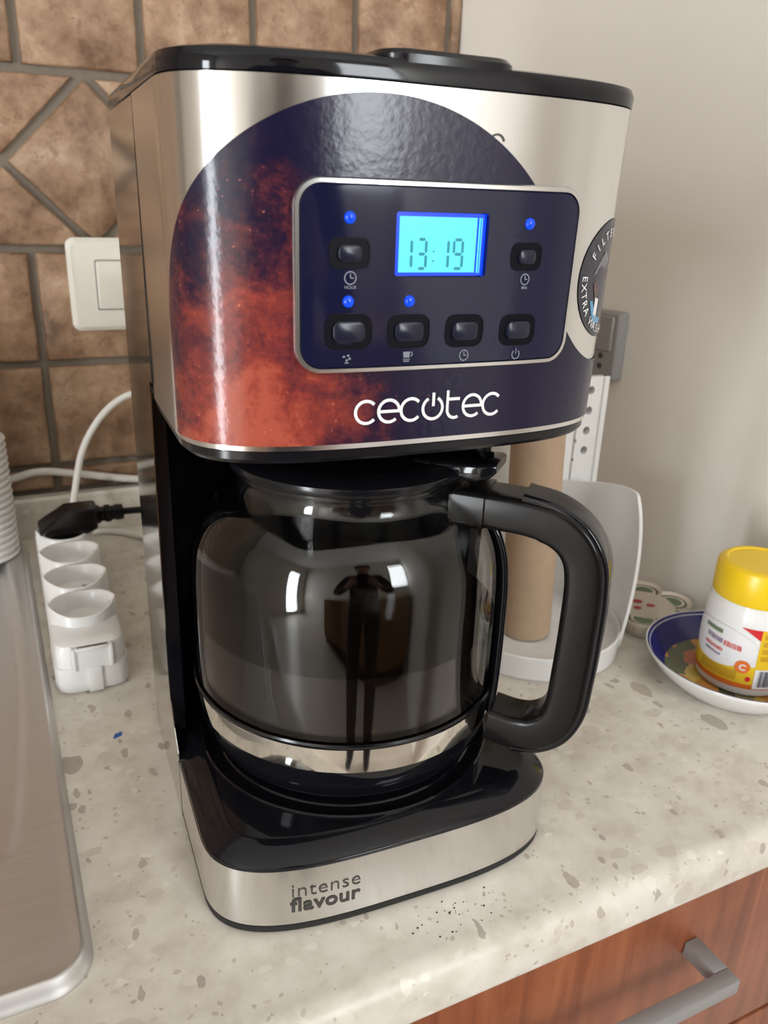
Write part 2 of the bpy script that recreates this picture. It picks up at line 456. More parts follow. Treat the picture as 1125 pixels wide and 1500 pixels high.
for a, b, c, d in ((DY0, DY0+fw, ZF, DZ1), (DY1-fw, DY1, ZF, DZ1), (DY0+fw, DY1-fw, DZ1-fw, DZ1), (DY0+fw, DY1-fw, ZF, ZF+0.1)):
    m.box(XL-0.07, XL-0.02, a, b, c, d)
tag(m.build('door_1', 'white_plastic', smooth=False), kind='structure')

# tiled wall: grout bed with stone tiles proud of it
m = MB(); m.box(XL, xr(YW+0.1)-0.0005, YW+0.004, YW+0.1, ZF, ZC)
wall = tag(m.build('wall_back', 'grout', smooth=False), kind='structure')
def tile_mesh(name, poly, gap=0.0042, depth=0.008):
    """poly: 2D outline, counter clockwise, in x,z around its centre"""
    n = len(poly); cx = sum(p[0] for p in poly)/n; cz = sum(p[1] for p in poly)/n
    def inset(d):
        out = []
        for i in range(n):
            p0, p1, p2 = Vector(poly[i-1]), Vector(poly[i]), Vector(poly[(i+1) % n])
            e1 = (p1-p0).normalized(); e2 = (p2-p1).normalized()
            n1 = Vector((-e1.y, e1.x)); n2 = Vector((-e2.y, e2.x)); b = (n1+n2); b = b/max(0.2, b.dot(n1))
            out.append(p1+b*d)
        return out
    rng = random.Random(len(name)+n*7)
    def sub(pts, jit):
        out = []
        for i in range(len(pts)):
            a, b = pts[i], pts[(i+1) % len(pts)]
            for k in range(4):
                p = a.lerp(b, k/4); out.append((p.x+rng.uniform(-jit, jit), p.y+rng.uniform(-jit, jit)))
        return out
    r0 = sub(inset(gap-0.0006), 0.0003); r1 = sub(inset(gap), 0.0004); r2 = sub(inset(gap+0.0022), 0.0003)
    mb = MB(); mb.loft([[(x, YW+0.006, z) for x, z in r0], [(x, YW-0.0006, z) for x, z in r1], [(x, YW-0.0022, z) for x, z in r2]], cap0=False)
    o = mb.build('tile', 'stone_tile', wall, angle=60)
    return o
def place_tile(proto, dx, dz):
    o = proto.copy(); COL.objects.link(o); o.location = (dx, 0, dz); return o
P_ = 0.1125
def rows():
    made = {}
    def put(kind, poly, x, z):
        if kind not in made:
            o = tile_mesh(kind, poly); made[kind] = o; o.location = (x, 0, z)
        else: place_tile(made[kind], x, z)
    def rect(w, h): return [(-w/2, -h/2), (w/2, -h/2), (w/2, h/2), (-w/2, h/2)]
    xs0 = 0.0475
    for z0, z1, xo in ((0.0475, 0.0755, xs0), (0.0755, 0.1865, xs0), (0.1865, 0.3005, xs0), (0.4595, 0.572, 0.055), (0.572, 0.6845, 0.055), (0.6845, 0.797, 0.055)):
        k = -11
        while xo+k*P_ < xr(YW)-0.01:
            a, b = xo+k*P_, min(xo+(k+1)*P_, xr(YW)+0.002)
            put('r%.3f_%.3f' % (z1-z0, b-a), rect(b-a, z1-z0), (a+b)/2, (z0+z1)/2); k += 1
    # band of tiles laid on the diagonal
    z0, z1 = 0.3005, 0.4595; hd = (z1-z0)/2; zc = (z0+z1)/2; c0 = 0.1107
    for k in range(-8, 3):
        cx = c0+k*2*hd
        if cx+hd < xr(YW): put('dia', [(0, -hd), (hd, 0), (0, hd), (-hd, 0)], cx, zc)
        else: put('dia_cut', [(0, -hd), (xr(YW)-cx, -hd+(xr(YW)-cx)), (xr(YW)-cx, hd-(xr(YW)-cx)), (0, hd), (-hd, 0)], cx, zc); break
        if cx+2*hd < xr(YW):
            put('tri_up', [(hd, 0), (2*hd, hd), (0, hd)], cx, zc); put('tri_dn', [(hd, 0), (0, -hd), (2*hd, -hd)], cx, zc)
        elif cx+hd < xr(YW):
            e = xr(YW)-cx
            put('cut_up', [(hd, 0), (e, e-hd), (e, hd), (0, hd)], cx, zc); put('cut_dn', [(hd, 0), (0, -hd), (e, -hd), (e, hd-e)], cx, zc)
            break
    # upper wall as plain rows, seldom seen
    for z0 in (0.797, 0.9095, 1.022):
        k = -11
        while 0.055+(k+1)*P_ < xr(YW)+0.001:
            put('r%.3f_%.3f' % (0.1125, P_), rect(P_, 0.1125), 0.055+(k+0.5)*P_, z0+0.05625); k += 1
rows()

# ================================================================== WORKTOP, UPSTAND, CABINET
YE = 0.248
m = MB(); T = 0.034; r_ = 0.013
prof = [(YW+0.003, 0.0)]
for i in range(9):
    a = PI/2+PI/2*i/8; prof.append((YE+r_+r_*math.cos(a), -r_+r_*math.sin(a)))
for i in range(5):
    a = PI+PI/2*i/4; prof.append((YE+0.006+0.006*math.cos(a), -T+0.006+0.006*math.sin(a)))
prof += [(YW+0.003, -T)]
m.loft([[(-1.6, y, z) for y, z in prof], [(xr(y)-0.0005, y, z) for y, z in prof]])
tag(m.build('worktop', 'speckled_worktop'), 'cream speckled kitchen worktop with rounded front edge', 'worktop')
m = MB()
prof = [(YW-0.001, 0.0), (YW-0.016, 0.0), (YW-0.016, 0.043), (YW-0.013, 0.046), (YW-0.001, 0.046)]
m.loft([[(-1.6, y, z) for y, z in prof], [(xr(y)-0.001, y, z) for y, z in prof]])
tag(m.build('worktop_upstand', 'speckled_worktop', smooth=False), 'low cream speckled upstand strip along the foot of tiled wall', 'upstand')

cab = empty('drawer_cabinet', (0.30, 0.30, ZF), label='cherry wood base cabinet with drawer under the worktop', cat='cabinet')
def cabpart(name, mat, *b, bev=0.0):
    q = MB()
    for bb in b: q.box(*bb, bev)
    o = q.build(name, mat, cab); o.matrix_parent_inverse = Matrix.Translation((-0.30, -0.30, -ZF)); return o
cabpart('body', 'cherry_wood', (-0.02, 0.555, 0.281, 0.60, ZF+0.10, -T-0.001))
cabpart('plinth', 'cherry_wood', (-0.02, 0.555, 0.33, 0.58, ZF, ZF+0.10))
cabpart('drawer_front', 'cherry_wood', (-0.015, 0.57, 0.262, 0.280, -0.205, -T-0.003), bev=0.0015)
cabpart('drawer_front', 'cherry_wood', (-0.015, 0.57, 0.262, 0.280, -0.50, -0.209), bev=0.0015)
cabpart('drawer_front', 'cherry_wood', (-0.015, 0.57, 0.262, 0.280, ZF+0.105, -0.504), bev=0.0015)
for zc in (-0.094, -0.355, -0.66):
    hx0, hx1, hw = 0.195, 0.372, 0.0115
    q = MB()
    q.box(hx0, hx1, 0.226, 0.226+hw*0.9, zc-hw/2, zc+hw/2, 0.001)
    q.box(hx1-hw, hx1, 0.226+hw*0.9, 0.2618, zc-hw/2, zc+hw/2, 0.001); q.box(hx0, hx0+hw, 0.226+hw*0.9, 0.2618, zc-hw/2, zc+hw/2, 0.001)
    o = q.build('handle', 'grey_metal', cab); o.matrix_parent_inverse = Matrix.Translation((-0.30, -0.30, -ZF)); o['label'] = 'square grey metal bar handle'
m = MB(); m.box(-1.55, -0.022, 0.281, 0.86, ZF, -T-0.001); m.box(-1.55, -0.026, 0.262, 0.280, ZF+0.10, -T-0.003, 0.0015)
tag(m.build('sink_cabinet', 'cherry_wood'), 'cherry wood cabinet below the steel sink', 'cabinet')
# opposite run of cabinets, seen only as reflections
opp = empty('opposite_cabinet', (0.10, -1.42, ZF), label='honey brown cabinet across the room, mirrored in the carafe', cat='cabinet')
q = MB(); q.box(-1.20, 0.60, -0.22, 0.20, 0.08, 0.93); q.build('body', 'honey_wood', opp)
for k in range(4):
    q = MB(); q.box(-1.195+k*0.45, -0.75+k*0.45, 0.201, 0.22, 0.10, 0.92, 0.002); q.build('door', 'honey_wood', opp)
q = MB(); q.box(-1.22, 0.62, -0.24, 0.24, 0.931, 0.96, 0.004); q.build('top', 'honey_wood', opp)
q = MB(); q.box(-1.18, 0.58, -0.20, 0.17, 0.0, 0.08); q.build('plinth', 'black_rubber', opp)

# ------------------------------------------------------------------ sink drainer (left edge of the picture)
def smooth(a, b, x):
    t = max(0.0, min(1.0, (x-a)/(b-a))); return t*t*(3-2*t)
def sink():
    x0, x1, y0, y1, rc = -0.62, 0.0075, 0.308, 0.886, 0.022
    def lin(a, b, n): return [a+(b-a)*i/n for i in range(n+1)]
    xs = lin(x0, -0.09, 24)[:-1]+lin(-0.09, -0.004, 44)[:-1]+lin(-0.004, x1, 10)
    ys = lin(y0, y0+0.012, 10)[:-1]+lin(y0+0.012, 0.48, 60)[:-1]+lin(0.48, y1, 50)
    edge = [(0.395, -0.05), (0.4075, -0.0235), (0.44, -0.0185), (0.473, -0.0155), (0.53, -0.011), (0.5965, -0.0085), (0.70, -0.0095), (0.79, -0.012), (0.86, -0.016), (0.90, -0.02)]
    def ex(y):
        if y <= edge[0][0]: return edge[0][1]
        for (a, b), (c, d) in zip(edge, edge[1:]):
            if a <= y <= c: return b+(d-b)*(y-a)/(c-a)
        return edge[-1][1]
    vs = []
    for y in ys:
        for x in xs:
            X, Y = x, y
            for cx, cy, sx, sy in ((x1-rc, y0+rc, 1, -1), (x1-rc, y1-rc, 1, 1)):
                if (x-cx)*sx > 0 and (y-cy)*sy > 0:
                    dx, dy = (x-cx), (y-cy); m_ = max(abs(dx), abs(dy)); l = math.hypot(dx, dy)
                    X, Y = cx+dx*m_/l, cy+dy*m_/l
            d = min(x1-x, y-y0, y1-y)                        # distance from rim
            z = 0.0007+0.0082*smooth(0, 0.0050, d)-0.0010*smooth(0.004, 0.012, d)
            ins = min(ex(Y)-X, (Y-0.403)*1.0, 0.86-Y)
            z -= 0.0070*smooth(-0.002, 0.0080, ins)
            vs.append((X, Y, z))
    n = len(xs); fs = []
    for j in range(len(ys)-1):
        for i in range(n-1): fs.append([j*n+i, j*n+i+1, (j+1)*n+i+1, (j+1)*n+i])
    # skirt down to the worktop
    loop = [i for i in range(n)]+[j*n+n-1 for j in range(1, len(ys))]+[(len(ys)-1)*n+i for i in range(n-2, -1, -1)]+[j*n for j in range(len(ys)-2, 0, -1)]
    base = len(vs)
    for i in loop: vs.append((vs[i][0], vs[i][1], 0.0002))
    for k in range(len(loop)):
        l = (k+1) % len(loop); fs.append([loop[k], base+k, base+l, loop[l]])
    o = link_mesh('sink_drainer', vs, fs, 'sink_steel', angle=60)
    tag(o, 'brushed stainless steel sink drainer with raised rolled rim', 'sink')
sink()

# ------------------------------------------------------------------ stack of upturned plastic cups
def cups():
    mb = MB()
    outer = [(0.0225, 0.0820), (0.0235, 0.0800), (0.0300, 0.0100), (0.0318, 0.0050), (0.0338, 0.0046), (0.0346, 0.0030), (0.0338, 0.0006), (0.0316, 0.0)]
    inner = [(0.0312, 0.0035), (0.0296, 0.0100), (0.0231, 0.0796), (0.0222, 0.0815)]
    mb.lathe([(0.0001, 0.0820)]+outer+inner+[(0.0001, 0.0815)], 40, close=True)
    first = mb.build('plastic_cup', 'cup_plastic')
    N = 18
    for k in range(N):
        o = first if k == 0 else first.copy()
        if k: COL.objects.link(o)
        o.location = (-0.0335, 0.846, 0.0086+k*0.0069); o.rotation_euler = (0, 0, 0.3*k)
        lab = 'white plastic cup, %s from the bottom of the upturned stack on the sink' % ('', 'second', 'third', 'fourth', 'fifth', 'sixth', 'seventh', 'eighth', 'ninth', 'tenth', 'eleventh', 'twelfth', 'thirteenth', 'fourteenth', 'fifteenth', 'sixteenth', 'seventeenth', '')[k]
        if k == 0: lab = 'bottom white plastic cup of the upturned stack, standing on the sink'
        if k == N-1: lab = 'topmost white plastic cup of the upturned stack on the sink'
        tag(o, lab, 'cup', 'stack of upturned plastic cups')
cups()

# ------------------------------------------------------------------ wall switch
sw = empty('light_switch', (0.139, YW-0.0024, 0.2665), label='cream wall switch plate with square rocker on the tiles', cat='switch')
m = MB(); m.loft([[(x, 0, z) for x, z in rrect(0.120, 0.0915, 0.008)], [(x, -0.006, z) for x, z in rrect(0.120, 0.0915, 0.008)], [(x, -0.0095, z) for x, z in rrect(0.112, 0.0835, 0.007)]])
m.build('plate', 'cream_plastic', sw)
for cx in (-0.0115, 0.0365):
    q = MB(); q.loft([[(cx+x, -0.0094, z) for x, z in rrect(0.046, 0.050, 0.002)], [(cx+x, -0.0098, z) for x, z in rrect(0.046, 0.050, 0.002)]])
    q.build('rocker_gap', 'grey_plastic', sw, smooth=False)
    q = MB(); q.loft([[(cx+x, -0.0094, z) for x, z in rrect(0.0435, 0.0475, 0.002)], [(cx+x, -0.0118, z) for x, z in rrect(0.043, 0.047, 0.002)], [(cx+x, -0.0124, z) for x, z in rrect(0.041, 0.045, 0.002)]])
    q.build('rocker', 'cream_plastic', sw)

# ------------------------------------------------------------------ power strip
def power_strip():
    ps = empty('power_strip', (0.0385, 0.565, 0.0), rz=-0.012, label='white four-socket power strip beside the sink, white flex at far end', cat='power strip')
    hw = 0.0262; L = 0.262; zb = 0.036
    sect = lambda k, dz=0: rrect(2*hw*k, zb, 0.008, 4, 0, zb/2)
    m = MB(); rings = []
    for y, k in ((0.050, 0.985), (0.056, 1.0), (L-0.006, 1.0), (L-0.002, 0.97), (L, 0.9)):
        rings.append([(x*k, y, z) for x, z in rrect(2*hw, zb, 0.007, 4, 0, zb/2)])
    m.loft(rings); m.build('body', 'white_plastic', ps)
    # rounded end block with a finger recess and a centre ridge
    m = MB(); rings = []
    def endplan(ins, yb):
        pts = []
        w_ = hw+0.0008-ins
        for i in range(25):
            a = PI+PI*i/24
            pts.append((w_*math.copysign(abs(math.cos(a))**0.45, math.cos(a)), 0.022-(0.022-ins)*abs(math.sin(a))**0.45))
        return pts+[(w_, yb), (-w_, yb)]
    for ins, z in ((0.003, 0.0), (0.0008, 0.002), (0, 0.006), (0, 0.0225)): rings.append([(x, y, z) for x, y in endplan(ins, 0.052)])
    m.loft(rings); m.build('end_block', 'white_plastic', ps)
    m = MB(); rings = []
    for ins, z in ((0.0012, 0.0225), (0.0012, 0.036), (0.0030, 0.0400), (0.0075, 0.0425)): rings.append([(x, y, z) for x, y in endplan(ins, 0.052)])
    m.loft(rings); m.build('end_cap', 'white_plastic', ps)
    m = MB(); m.loft([[(x, 0.0016, z) for x, z in rrect(0.030, 0.019, 0.004, 4, 0.001, 0.0305)], [(x, -0.0004, z) for x, z in rrect(0.030, 0.019, 0.004, 4, 0.001, 0.0305)]])
    m.build('finger_pad', 'white_plastic', ps)
    m = MB(); m.box(-0.0145, -0.0115, -0.0022, 0.004, 0.021, 0.040, 0.001); m.box(0.0125, 0.0155, -0.0022, 0.004, 0.021, 0.040, 0.001); m.box(-0.0115, 0.0125, -0.0022, 0.004, 0.0375, 0.040, 0.0008)
    m.build('finger_frame', 'white_plastic', ps)
    m = MB(); m.box(-0.0045, 0.0065, -0.0020, 0.004, 0.0015, 0.0225, 0.001); m.build('ridge', 'white_plastic', ps)
    # sockets: pointed cup rims, floors with two pin holes, earth clips in the side walls
    def lens(hwid, hlen, n=40, pw=1.35):
        out = []
        for i in range(n):
            a = 2*PI*i/n; c, s_ = math.cos(a), math.sin(a)
            x = hwid*math.copysign(abs(c)**0.9, c)
            y = hlen*math.copysign((1-abs(x/hwid)**2.5)**0.74 if abs(x) < hwid else 0, s_)
            out.append((x, y))
        return out
    n = 40
    for k in range(4):
        yc = 0.0515+k*0.0535
        def ring(hwid, hlen, zf):
            return [(x, yc+y, zf(x, y)) for x, y in lens(hwid, hlen)]
        top = lambda x, y: 0.0505+0.0035*(abs(x)/hw)**2
        q = MB()
        rr = [ring(hw-0.0004, 0.0255, lambda x, y: 0.034), ring(hw-0.0004, 0.0250, lambda x, y: top(x, y)-0.0008), ring(hw-0.0010, 0.0242, top), ring(hw-0.0024, 0.0228, top), ring(hw-0.0034, 0.0220, lambda x, y: top(x, y)-0.001), ring(hw-0.0060, 0.0195, lambda x, y: 0.0365)]
        q.loft(rr, cap0=False, cap1=True)
        so = q.build('socket', 'white_plastic', ps, angle=50)
        for dx, dy in ((-0.0068, -0.0068), (0.0068, 0.0068)):
            h_ = MB(); h_.lathe([(0.0001, 0.0368), (0.0024, 0.0368), (0.0024, 0.0366), (0.0001, 0.0366)], 14, dx, yc+dy); h_.build('pin_hole', 'dark_hole', so)
        for s_ in (-1, 1):
            h_ = MB(); h_.box(s_*(hw-0.0052)-0.0006, s_*(hw-0.0052)+0.0006, yc-0.003, yc+0.003, 0.040, 0.0475, 0.0003); h_.build('earth_clip', 'grey_metal', so)
    path = catmull([(0.004, L-0.004, 0.020), (0.010, L+0.018, 0.030), (0.018, L+0.036, 0.058), (0.030, L+0.046, 0.098), (0.048, L+0.050, 0.128), (0.070, L+0.050, 0.149), (0.094, L+0.050, 0.157), (0.125, L+0.050, 0.150), (0.155, L+0.046, 0.110), (0.170, L+0.040, 0.055), (0.177, L+0.036, 0.012), (0.19, L+0.030, 0.0042), (0.23, L+0.02, 0.0042)], 8)
    q = MB(); q.sweep(path, circ(0.0036, 10)); o = q.build('flex', 'white_cable', ps)
    return ps
power_strip()

# black appliance plug and lead
def plug():
    pl = empty('power_lead', (0.0445, 0.778, 0.0), label='black angled plug and lead in the farthest socket of the strip', cat='plug')
    m = MB()
    m.lathe([(0.0001, 0.0385), (0.0180, 0.0385), (0.0185, 0.0500), (0.0001, 0.0500)], 32)
    rings = []
    for z, w_, l_, cx in ((0.0500, 0.036, 0.034, 0.0), (0.0545, 0.052, 0.040, 0.0), (0.0570, 0.052, 0.040, 0.0005), (0.0620, 0.046, 0.036, 0.004), (0.0680, 0.037, 0.030, 0.009), (0.0725, 0.031, 0.026, 0.012), (0.0735, 0.029, 0.024, 0.012)):
        rings.append([(x+cx, y, z) for x, y in rrect(w_, l_, min(w_, l_)*0.14, 4)])
    m.loft(rings); m.build('plug_body', 'black_satin', pl)
    m = MB(); rings = []
    for x, r in ((0.018, 0.0088), (0.030, 0.0078), (0.031, 0.0064), (0.034, 0.0064), (0.035, 0.0076), (0.040, 0.0074), (0.041, 0.0062), (0.044, 0.0062), (0.045, 0.0070), (0.052, 0.0066), (0.053, 0.0034)):
        rings.append([(x, y, 0.0625+z) for y, z in rrect(2*r, 2*r, r*0.5, 3)])
    m.loft(rings); m.build('strain_relief', 'black_satin', pl)
    path = catmull([(0.050, 0, 0.0625), (0.075, -0.002, 0.0615), (0.105, -0.010, 0.056), (0.135, -0.040, 0.040), (0.140, -0.090, 0.022), (0.128, -0.150, 0.018), (0.123, -0.215, 0.020), (0.123, -0.2385, 0.020)], 8)
    m = MB(); m.sweep(path, circ(0.0034, 10)); m.build('lead', 'black_satin', pl)
plug()
# two more white cables at the wall
m = MB(); m.sweep(catmull([(-0.25, YW-0.007, 0.0502), (-0.06, YW-0.007, 0.0530), (0.0, YW-0.008, 0.0680), (0.031, YW-0.008, 0.0735), (0.072, YW-0.008, 0.0660), (0.132, YW-0.008, 0.0535), (0.20, YW-0.008, 0.0502), (0.40, YW-0.008, 0.0502)], 8), circ(0.0040, 10))
tag(m.build('wall_cable', 'white_cable'), 'white cable running along the top of the upstand', 'cable')
m = MB(); m.sweep(catmull([(0.060, 0.872, 0.0034), (0.082, 0.878, 0.0034), (0.104, 0.868, 0.0034), (0.126, 0.842, 0.0034), (0.155, 0.80, 0.0034), (0.24, 0.77, 0.0034), (0.38, 0.80, 0.0034)], 8), circ(0.0034, 10))
tag(m.build('loose_cable', 'white_cable'), 'white cable lying on the worktop behind the black plug', 'cable')

# ================================================================== COFFEE MAKER
CM = empty('coffee_maker', (0.0665, 0.2975, 0.0), rz=-math.radians(2.8), label='steel and black drip coffee maker with blue lit display on the worktop', cat='coffee maker')
W, DEP, NN, D = 0.206, 0.05, 3.2, 0.217
XC = 0.101; X0 = XC-W/2; X1 = XC+W/2; SEAM = 0.108
def front_half(n=140):
    pts = []
    for i in range(n+1):
        t = PI+PI*i/n; c, s_ = math.cos(t), math.sin(t)
        pts.append((XC+W/2*math.copysign(abs(c)**(2/NN), c), DEP-DEP*abs(s_)**(2/NN)))
    return pts
# the plan curve, parametrised by arc length u measured from the middle of the front
_pl = [(X0, SEAM)]+front_half(400)+[(X1, SEAM)]
_len = [0.0]
for a, b in zip(_pl, _pl[1:]): _len.append(_len[-1]+math.hypot(b[0]-a[0], b[1]-a[1]))
UH = _len[-1]/2; _len = [l-UH for l in _len]
import bisect
def P(u):
    u = max(-UH, min(UH, u)); i = max(1, min(len(_len)-1, bisect.bisect_left(_len, u)))
    a, b = _pl[i-1], _pl[i]; L = (_len[i]-_len[i-1]) or 1e-9; t = (u-_len[i-1])/L
    lo, hi = max(0, i-3), min(len(_pl)-1, i+2)
    tx, ty = _pl[hi][0]-_pl[lo][0], _pl[hi][1]-_pl[lo][1]; l = math.hypot(tx, ty)
    return a[0]+(b[0]-a[0])*t, a[1]+(b[1]-a[1])*t, ty/l, -tx/l
HZ0, HZ1 = 0.2625, 0.3985
def taper(x, t):
    """the head narrows a little towards its lower edge (t = 0)"""
    return XC+(x-XC)*(1-(0.045 if x > XC else 0.008)*(1-t))
def S(u, z, off=0.0):
    x, y, nx, ny = P(u)
    if z > 0.2: x = taper(x, (min(z, HZ1)-HZ0)/(HZ1-HZ0))
    return Vector((x+nx*off, y+ny*off, z))
def shell(name, mat, u0, u1, zlo, zhi, off, th, nu=120, nz=6, parent=CM):
    vs, fs, uv = [], [], []
    us = [u0+(u1-u0)*i/nu for i in range(nu+1)]
    for o_ in (off, off-th):
        for u in us:
            a = zlo(u) if callable(zlo) else zlo; b = zhi(u) if callable(zhi) else zhi
            for j in range(nz+1):
                z = a+(b-a)*j/nz; vs.append(S(u, z, o_)); uv.append((u, z))
    n = nz+1; H = (nu+1)*n
    for i in range(nu):
        for j in range(nz):
            fs.append([i*n+j, (i+1)*n+j, (i+1)*n+j+1, i*n+j+1])
            fs.append([H+i*n+j, H+i*n+j+1, H+(i+1)*n+j+1, H+(i+1)*n+j])
        for j in (0, nz): fs.append([i*n+j, H+i*n+j, H+(i+1)*n+j, (i+1)*n+j])
    for j in range(nz):
        for i in (0, nu): fs.append([i*n+j, i*n+j+1, H+i*n+j+1, H+i*n+j])
    return link_mesh(name, vs, fs, mat, parent, uvs=uv, angle=50)
def plan(ins=0.0, k=1.0):
    pts = [(x, y) for x, y in front_half(96)]
    rb = 0.010; pb = []
    for i in range(7):
        a = PI/2*i/6; pb.append((X1-rb+rb*math.cos(a), D-rb+rb*math.sin(a)))
    pb += [(2*XC-x, y) for x, y in pb[::-1]]
    pts = pts+pb; n = len(pts); out = []
    for i in range(n):
        a, b = pts[i-1], pts[(i+1) % n]; tx, ty = b[0]-a[0], b[1]-a[1]; l = math.hypot(tx, ty)
        x, y = pts[i][0]-ty/l*ins, pts[i][1]+tx/l*ins
        out.append((taper(x, 0.0) if k < 1 else x, y))
    return out
def lofted(name, mat, layers, parent=CM, angle=35):
    m = MB(); m.loft([[(x, y, z) for x, y in plan(i, k)] for i, z, k in layers]); return m.build(name, mat, parent, angle=angle)

# base
lofted('foot_rim', 'black_rubber', [(0.002, 0.0, 1), (0.0, 0.001, 1), (0.0, 0.0046, 1), (0.0024, 0.0054, 1)])
lofted('base_body', 'black_gloss', [(0.0022, 0.0052, 1), (0.0022, 0.0412, 1), (0.0004, 0.0414, 1), (0.0004, 0.0425, 1), (0.0016, 0.0440, 1), (0.0130, 0.0500, 1), (0.0145, 0.0503, 1)])
band = shell('steel_band', 'brushed_steel', -UH+0.0005, UH-0.0005, 0.0056, 0.0413, 0.0002, 0.0016)
# hot plate
KX, KY = 0.1012, 0.1028
m = MB(); m.lathe([(0.0001, 0.0500), (0.0890, 0.0500), (0.0890, 0.0512), (0.0880, 0.0518), (0.0862, 0.0516), (0.0850, 0.0508), (0.0800, 0.0508), (0.0790, 0.0515), (0.0001, 0.0515)], 72, KX, KY)
m.build('hot_plate', 'black_gloss', CM)
# column with a hollow for the carafe
def column_plan():
    R = 0.0985; yl = 0.128; pts = []
    xa = KX-math.sqrt(R*R-(yl-KY)**2); xb = KX+math.sqrt(R*R-(yl-KY)**2)
    xlo, xhi = X0+0.0003, X1-0.0003
    pts.append((xlo, yl)); pts.append((max(xa, xlo+0.004), yl))
    a0 = math.atan2(yl-KY, xa-KX); a1 = math.atan2(yl-KY, min(xb, xhi-0.004)-KX)
    for i in range(1, 40):
        a = a0+(a1-a0)*i/40
        pts.append((KX+R*math.cos(a), KY+R*math.sin(a)))
    pts.append((min(xb, xhi-0.004), yl)); pts.append((xhi, yl)); pts.append((xhi, D-0.006)); pts.append((xhi-0.006, D)); pts.append((xlo+0.006, D)); pts.append((xlo, D-0.006))
    return pts
cp = column_plan()
m = MB(); m.loft([[(x, y, 0.0500) for x, y in cp], [(x, y, 0.2575) for x, y in cp]]); m.build('column', 'black_gloss', CM, angle=25)
# chrome side panels
side = [(0.1085, 0.0), (D-0.010, 0.0), (D-0.004, 0.004), (D-0.004, 0.392), (D-0.010, HZ1-0.0005), (SEAM+0.0012, HZ1-0.0005), (SEAM+0.0012, 0.2700), (0.1165, 0.2700), (0.1225, 0.2200), (0.1260, 0.1550), (0.1290, 0.0900), (0.1265, 0.0720), (0.1190, 0.0580), (0.1085, 0.0470)]
for s_ in (0, 1):
    xo, xi = (X0-0.0004, X0+0.0002) if s_ == 0 else (X1+0.0004, X1-0.0002)
    m = MB(); m.loft([[(xo, y, z) for y, z in side], [(xi, y, z) for y, z in side]])
    m.build('side_panel', 'chrome', CM, smooth=False)
# head
lofted('head_core', 'black_plastic', [(0.0100, 0.2555, 0.98), (0.0026, 0.2565, 0.98), (0.0006, 0.2585, 0.98), (0.0006, 0.2618, 0.98), (0.0022, 0.2626, 0.98), (0.0022, HZ1-0.0005, 1.0)])
wrap = shell('head_wrap', 'brushed_steel', -UH, UH, HZ0, HZ1, 0.0004, 0.0018, nu=200, nz=12)
# lid
lofted('lid', 'black_gloss', [(0.0015, HZ1-0.0004, 1), (-0.0006, HZ1+0.0006, 1), (-0.0010, HZ1+0.0050, 1), (0.0004, HZ1+0.0078, 1), (0.0040, HZ1+0.0088, 1), (0.0300, HZ1+0.0098, 1)])
lid = [c for c in CM.children if c.name.startswith('lid')][0]
m = MB(); pts = rrect(0.058, 0.030, 0.010, 6, 0.101, 0.0135)
def bowed(p): return (p[0], p[1]+0.010*((p[0]-0.101)/0.029)**2*0.35)
m.loft([[(*bowed(p), HZ1+0.002) for p in pts], [(*bowed(p), HZ1+0.0098) for p in pts], [(*bowed((0.101+(p[0]-0.101)*0.94, 0.0135+(p[1]-0.0135)*0.88)), HZ1+0.0116) for p in pts]])
m.build('lid_tab', 'black_plastic', lid)

# printed graphic on the steel wrap
AU, AZ, AR = -0.0280, 0.3020, 0.0930
def arch_top(u):
    d = AR*AR-(u-AU)**2
    z = AZ+math.sqrt(d) if d > 0 else 0
    if u > 0.0585:          # flare to the right of the panel
        t = max(0.0, min(1.0, (u-0.0652)/0.030)); fl = 0.3085-0.0165*(1-(1-t)**2.2)
        if u < 0.0652: fl = 0.3085-0.004*((0.0652-u)/0.0067)**2
        z = fl
    return max(z, 0.2660)
vs, fs, uv = [], [], []
U0, U1 = AU-AR+0.0008, UH-0.004
us = sorted(set([U0+(0.006)*(i/24)**2 for i in range(25)]+[U0+0.006+(U1-U0-0.006)*i/200 for i in range(201)]+[0.05849, 0.0586, 0.0652]))
NZ = 24
for u in us:
    b = arch_top(u)
    for j in range(NZ+1):
        z = 0.2647+(b-0.2647)*j/NZ; vs.append(S(u, z, 0.0009)); uv.append((u, z))
for i in range(len(us)-1):
    for j in range(NZ): a = i*(NZ+1)+j; fs.append([a, a+NZ+1, a+NZ+2, a+1])
gr = link_mesh('printed_graphic', vs, fs, 'printed_film', wrap, uvs=uv, angle=60); gr['label'] = 'dark arch print with red coffee dust'
# maker's name: strokes
def logo():
    fl = Flat(); r = 0.00465; y0 = 0.2777; x = -0.0326; st = 0.0013; p = 0.01008
    def c_(x): fl.stroke(arc(x, y0, r, 42, 318), st)
    def e_(x):
        fl.stroke(arc(x, y0, r, 0, 312), st); fl.stroke([(x-r, y0-0.0001), (x+r+st/2, y0-0.0001)], st)
    c_(x); e_(x+p); c_(x+2*p)
    xo = x+3*p; fl.stroke(arc(xo, y0, r, 118, 422), st); fl.stroke([(xo+0.0002, y0+0.0008), (xo+0.0002, y0+0.0066)], st)
    xt = x+4*p-0.0018
    fl.stroke([(xt-0.0012, y0+0.0072), (xt-0.0012, y0-0.0012)]+arc(xt+0.0024, y0-0.0012, 0.0036, 180, 300, 12), st); fl.stroke([(xt-0.0012, y0+0.0034), (xt+0.0048, y0+0.0034)], st)
    e_(x+5*p-0.0006); c_(x+6*p-0.0006)
    o = fl.on(lambda a, b: S(a, b, 0.0013), 'logo', 'white_print', wrap); o['label'] = 'white maker name in rounded letters'
logo()
